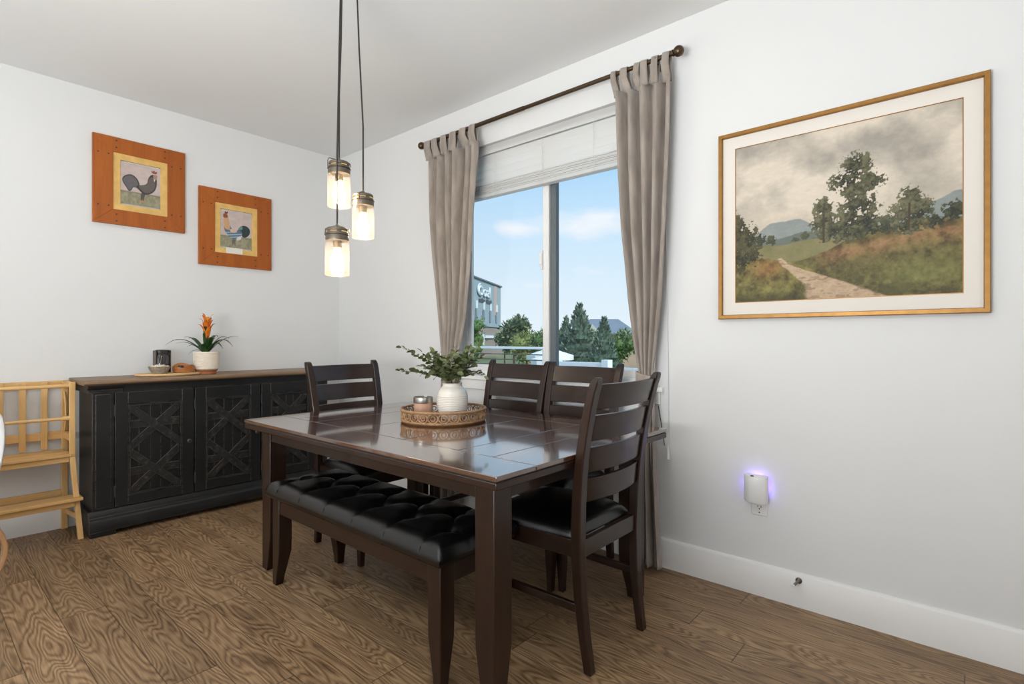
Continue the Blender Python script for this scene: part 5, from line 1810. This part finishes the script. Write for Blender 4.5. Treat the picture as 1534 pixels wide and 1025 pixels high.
m = MB(); lb(0, Lf, -14, 0, SPL, TOPZ, m); m.build('upper_storey', M['bld_grey'], bd_)
m = MB(); lb(-0.1, Lf + 0.15, -14, 0.35, 0, SPL, m); m.build('brick_base', M['brick'], bd_)
m = MB(); lb(-0.2, Lf + 0.2, -14.1, 0.25, TOPZ, TOPZ + 0.22, m); m.build('parapet', M['bld_dark'], bd_)
m = MB(); lb(Lf - 4.6, Lf - 2.6, 0, 0.06, TOPZ - 5.2, TOPZ - 0.1, m); m.build('rose_panel', M['bld_rust'], bd_)
m = MB(); lb(-0.1, Lf + 0.2, 0.3, 0.55, SPL - 0.05, SPL + 0.35, m); m.build('ledge', M['bld_grey'], bd_)
for k in range(5):
    x0 = Lf - 2.6 - k * 3.9
    m = MB(); lb(x0 - 0.95, x0, 0.0, 0.08, SPL + 0.7, SPL + 2.4, m)
    wn_ = m.build('window', M['bld_glass'], bd_)
    m = MB(); lb(x0 - 0.75, x0 - 0.35, 0.05, 0.30, SPL + 2.6, SPL + 3.8, m)
    m.build('wall_lamp', M['white_sign'], bd_)


def text_mesh(body, size, ext):
    cu = bpy.data.curves.new('lettering', 'FONT')
    cu.body = body; cu.size = size; cu.extrude = ext
    cu.align_x = 'LEFT'
    ob = bpy.data.objects.new('lettering', cu); COL.objects.link(ob)
    dg = bpy.context.evaluated_depsgraph_get()
    me = bpy.data.meshes.new_from_object(ob.evaluated_get(dg))
    bpy.data.objects.remove(ob)
    return me


def wall_text(name, body, x0, z0, size, mat, ext=0.12):
    me = text_mesh(body, size, ext)
    me.materials.clear(); me.materials.append(mat)
    ob = bpy.data.objects.new(name, me); COL.objects.link(ob)
    ob.parent = bd_
    ob.rotation_euler = (PI / 2, 0, 0 if sgn < 0 else PI)
    ob.location = (x0, sgn * 0.18, z0)
    return ob


ZLET = TOPZ - 2.45
tx = wall_text('sign_lettering', 'oal', Lf - 11.6, ZLET, 2.5, M['white_sign'])
tx.scale = (1.45, 1.0, 1.0)
for (r, a0, a1, rr, zc) in ((1.0, 0.85, 5.5, 0.20, ZLET + 0.75), (1.45, 1.7, 4.5, 0.12, ZLET + 0.90)):
    pts = [(Lf - 12.9 + r * math.cos(a0 + (a1 - a0) * i / 24), sgn * 0.2, zc + r * math.sin(a0 + (a1 - a0) * i / 24) * 0.62) for i in range(25)]
    MB().tube(pts, rr, 6).build('sign_swoosh', M['white_sign'], bd_)
rnd = random.Random(4)
x = Lf - 13.4
while x < Lf - 6.4:
    wv = rnd.uniform(0.4, 0.7)
    if not (Lf - 10.2 < x < Lf - 9.6):
        m = MB(); lb(x, x + wv * 0.7, 0.05, 0.2, ZLET - 0.95, ZLET - 0.95 + rnd.uniform(0.4, 0.6), m)
        m.build('sign_stroke', M['dark_sign'], bd_)
    x += wv
m = MB(); lb(Lf - 13.0, Lf - 12.2, 0.36, 0.6, SPL - 3.0, SPL - 1.2, m); m.build('entry_lamp', M['white_sign'], bd_)
m = MB(); lb(Lf - 11.4, Lf - 5.2, 0.36, 0.6, SPL - 1.9, SPL - 1.45, m)
m.build('entry_sign', M['white_sign'], bd_)


def tree(label, loc, height, crown, kind, mat, seed, leafs=700, group='trees beyond the window', trunk=0.25):
    rnd = random.Random(seed)
    base = Vector(loc)
    root = thing('tree', label, 'tree', base, group=group)
    root.name = 'spruce_tree' if kind == 'cone' else 'leafy_tree'
    MB(base).tube([base, base + Vector((0, 0, height * 0.6))], [crown * 0.07, crown * 0.04], 8).build('trunk', M['bark'], root)
    m = MB(base)
    lumps = []
    if kind == 'cone':
        n = 9
        rings = []
        for i in range(n * 2 + 1):
            q = i / (n * 2)
            r = crown * (1 - q) ** 0.85 * (1.0 if i % 2 == 0 else 0.80) + 0.03
            z = height * (trunk * 0.3 + (1 - trunk * 0.3) * q)
            rings.append([base + Vector((r * (1 + 0.18 * math.sin(3 * a + i) + rnd.uniform(-0.1, 0.1)) * math.cos(a), r * (1 + 0.18 * math.sin(3 * a + i)) * math.sin(a), z)) for a in [2 * PI * k / 14 for k in range(14)]])
        m.rings(rings)
    else:
        for k in range(9):
            a = rnd.uniform(0, 2 * PI); r = crown * 0.5 * math.sqrt(rnd.random())
            z = height * rnd.uniform(trunk + 0.15, 0.82)
            c = base + Vector((r * math.cos(a), r * math.sin(a), z))
            rr = crown * rnd.uniform(0.38, 0.6)
            lumps.append((c, rr))
            m.ball(c, rr * 0.78, 10, 7, (1, 1, 0.85))
    for k in range(leafs * 2 if kind != 'cone' else leafs):
        if kind == 'cone':
            q = rnd.random() ** 1.5
            a = rnd.uniform(0, 2 * PI)
            r = crown * (1 - q) ** 0.85 * rnd.uniform(0.75, 1.15) + 0.02
            p_ = base + Vector((r * math.cos(a), r * math.sin(a), height * (trunk * 0.3 + (1 - trunk * 0.3) * q)))
            sz = crown * 0.10
            dv = Vector((math.cos(a), math.sin(a), 0.5 + q * 1.2))
        else:
            c, rr = rnd.choice(lumps)
            d = Vector((rnd.gauss(0, 1), rnd.gauss(0, 1), rnd.gauss(0, 1))).normalized()
            p_ = c + d * rr * rnd.uniform(0.65, 1.15)
            sz = crown * 0.115
            dv = d + Vector((rnd.uniform(-.6, .6), rnd.uniform(-.6, .6), rnd.uniform(-.3, .6)))
        dv.normalize()
        s1 = dv.orthogonal().normalized(); s1.rotate(Matrix.Rotation(rnd.uniform(0, 6.28), 3, dv))
        w_ = sz * rnd.uniform(0.3, 0.55); L_ = sz * rnd.uniform(0.8, 1.8)
        m.faces([p_ - s1 * w_, p_ + s1 * w_, p_ + dv * L_ + s1 * w_ * 0.3, p_ + dv * L_ - s1 * w_ * 0.3], [(0, 1, 2, 3)])
        m.bm.faces.ensure_lookup_table()
        m.bm.faces[-1].material_index = 1 if rnd.random() < 0.4 else 0
    m.build('crown', [mat, M['tip_green'] if kind != 'cone' else M['spruce_tip']], root, smooth=False, fixn=False)
    return root


FV = Vector((-0.65496, 0.75566, 0)); RVv = Vector((0.75566, 0.65496, 0))


def spot(px, D):
    """ground point at bearing px (photo column) and distance D"""
    p_ = CAM + FV * D + RVv * ((px - 767) / 800.0 * D)
    return (p_.x, p_.y, GZ)


tree('tall dark bushy tree beside the grey-blue building', spot(770, 49), 5.1, 1.6, 'round', M['tree_dark'], 1, 900)
tree('dark bushy tree partly covered by its taller neighbour, next to the building', spot(756, 57), 4.1, 1.3, 'round', M['tree_dark'], 2, 600)
tree('rounded yellow-green tree left of the window divider', spot(789, 43), 3.3, 1.4, 'round', M['tree_yellow'], 3, 700)
tree('mid-green tree just left of the window divider', spot(809, 39), 3.5, 1.3, 'round', M['tree_mid'], 4, 700)
tree('thin light-green young tree in front of the grey-blue building', spot(711, 30), 4.3, 0.8, 'round', M['tree_mid'], 5, 260)
tree('mid-green shrubby tree just right of the window divider', spot(836, 56), 4.0, 1.7, 'round', M['tree_mid'], 6, 600)
tree('tallest blue-green spruce in the right pane', spot(868, 32), 4.75, 1.45, 'cone', M['conifer'], 7, 1500, trunk=0.1)
tree('second blue-green spruce, nearest the right curtain', spot(905, 27.5), 3.78, 1.05, 'cone', M['conifer'], 8, 1300, trunk=0.1)
tree('small grey-green spruce behind the tallest spruce', spot(848, 45), 4.6, 1.3, 'cone', M['conifer'], 9, 800, trunk=0.1)
tree('green bush below the grey house roof', spot(929, 44), 3.3, 1.75, 'round', M['tree_mid'], 10, 700)
tree('green bush between the two big spruces', spot(886, 57), 4.0, 1.8, 'round', M['tree_mid'], 11, 500)

# house beyond the trees
hp = Vector(spot(912, 80))
hs = thing('house', 'grey hip-roofed house behind the spruces in the right pane', 'house', hp, rz=math.atan2(RVv.y, RVv.x))
MB().box(-4.2, 4.2, 0, 8, 0, 3.4).build('walls', M['siding'], hs)
m = MB()
m.faces([(-4.8, -0.6, 3.3), (4.8, -0.6, 3.3), (4.8, 8.6, 3.3), (-4.8, 8.6, 3.3), (-2.2, 4, 5.9), (2.2, 4, 5.9)], [(0, 1, 5, 4), (1, 2, 5), (2, 3, 4, 5), (3, 0, 4), (0, 3, 2, 1)])
m.build('roof', M['roof'], hs, smooth=False)
m = MB()
m.faces([(-4.2, -1.4, 3.3), (-1.2, -1.4, 3.3), (-2.7, -1.4, 5.0), (-4.2, 3, 3.3), (-1.2, 3, 3.3), (-2.7, 3, 5.0)], [(0, 1, 2), (0, 2, 5, 3), (1, 4, 5, 2), (3, 5, 4), (0, 3, 4, 1)])
m.build('gable', M['siding'], hs, smooth=False)
MB().box(-0.6, 0.6, -0.05, 0.05, 1.6, 2.8).build('window', M['bld_glass'], hs)
MB().box(1.6, 2.8, -0.05, 0.05, 1.6, 2.8).build('window', M['bld_glass'], hs)
# low tan wall behind the spruces
hp2 = Vector(spot(885, 51.5))
o = MB().box(-6, 8, -0.15, 0.15, 0, 2.2)
tw = o.build('garden_wall', M['tan_wall']); tw.location = hp2; tw.rotation_euler = (0, 0, math.atan2(RVv.y, RVv.x))
tag(tw, 'low tan wall seen between and behind the spruces', 'wall')

# deck railing seen through the left pane
rl = thing('deck_railing', 'pale deck railing running across the foot of the left pane', 'railing', (-1.8, 3.5, -0.15))
RO = (-1.8, 3.5, -0.15)
MB(RO).box(-3.6, -0.36, 3.47, 3.53, 1.02, 1.055).build('top_rail', M['rail_white'], rl, bevel=0.005)
for zz in (0.94, 0.86, 0.78, 0.70, 0.60, 0.5, 0.4, 0.3, 0.2, 0.1):
    MB(RO).box(-3.6, -0.36, 3.49, 3.51, zz - 0.008, zz + 0.008).build('lower_rail', M['nickel'], rl)
for xx in (-3.58, -2.05, -0.38):
    MB(RO).box(xx - 0.03, xx + 0.03, 3.47, 3.53, -0.15, 1.03).build('post', M['rail_white'], rl, bevel=0.004)

# white vinyl screen seen through the right pane
fc = thing('vinyl_fence', 'pale grey-white vinyl fence across the foot of the right pane', 'fence', (0.7, 2.75, -0.15))
FO = (0.7, 2.75, -0.15)
MB(FO).box(0.30, 1.08, 2.72, 2.78, 0.84, 0.895).build('top_rail', M['rail_white'], fc, bevel=0.005)
MB(FO).box(0.30, 1.08, 2.735, 2.765, -0.05, 0.84).build('panel', M['rail_white'], fc)
for xx in (0.30, 1.08):
    MB(FO).box(xx - 0.045, xx + 0.045, 2.70, 2.80, -0.15, 0.93).build('post', M['rail_white'], fc, bevel=0.005)
m = MB(FO)
for k in range(9):
    m.box(1.13 + k * 0.1, 1.22 + k * 0.1, 2.90, 2.93, -0.10, 0.84)
m.build('picket_panel', M['rail_white'], fc)
MB(FO).box(1.10, 2.03, 2.87, 2.96, -0.15, -0.08).build('bottom_rail', M['rail_white'], fc)


def parasol(label, c, r, ztop, zlow):
    root = thing('parasol', label, 'parasol', (c[0], c[1], GZ), group='white patio parasols below the deck')
    O_ = (c[0], c[1], GZ)
    m = MB(O_)
    rings = []
    for q in (0.02, 0.5, 1.0):
        rings.append([(c[0] + r * q * math.cos(2 * PI * k / 8), c[1] + r * q * math.sin(2 * PI * k / 8), ztop - (ztop - zlow) * q ** 0.95) for k in range(8)])
    rings.append([(c[0] + r * math.cos(2 * PI * k / 8), c[1] + r * math.sin(2 * PI * k / 8), zlow - 0.12) for k in range(8)])
    m.rings(rings, cap=False)
    m.build('canopy', M['canvas_white'], root, solid=0.01, smooth=False)
    MB(O_).tube([(c[0], c[1], GZ), (c[0], c[1], ztop + 0.05)], 0.025, 8).build('pole', M['nickel'], root)
    MB(O_).lathe([(0.25, 0.0), (0.25, 0.06), (0.05, 0.10)], O_, 16).build('base', M['nickel'], root)


p1 = spot(824, 14); parasol('larger white parasol just behind the window divider', p1, 0.62, 0.95, 0.75)
p2 = spot(819, 11.5); parasol('smaller white parasol, lower and left of the window divider', p2, 0.34, 0.83, 0.74)

# glass patio table on the deck
pg = Vector((-0.70, 2.55, -0.15))
pt_ = thing('patio_table', 'pale glass-topped patio table outside the left pane', 'table', pg)
MB(pg).box(-1.35, -0.05, 2.2, 2.95, 0.735, 0.75).build('glass_top', M['pale_glass'], pt_, bevel=0.003)
for (xx, yy) in ((-1.30, 2.25), (-0.10, 2.25), (-1.30, 2.90), (-0.10, 2.90)):
    MB(pg).tube([(xx, yy, -0.15), (xx, yy, 0.735)], 0.018, 10).build('leg', M['rail_white'], pt_)
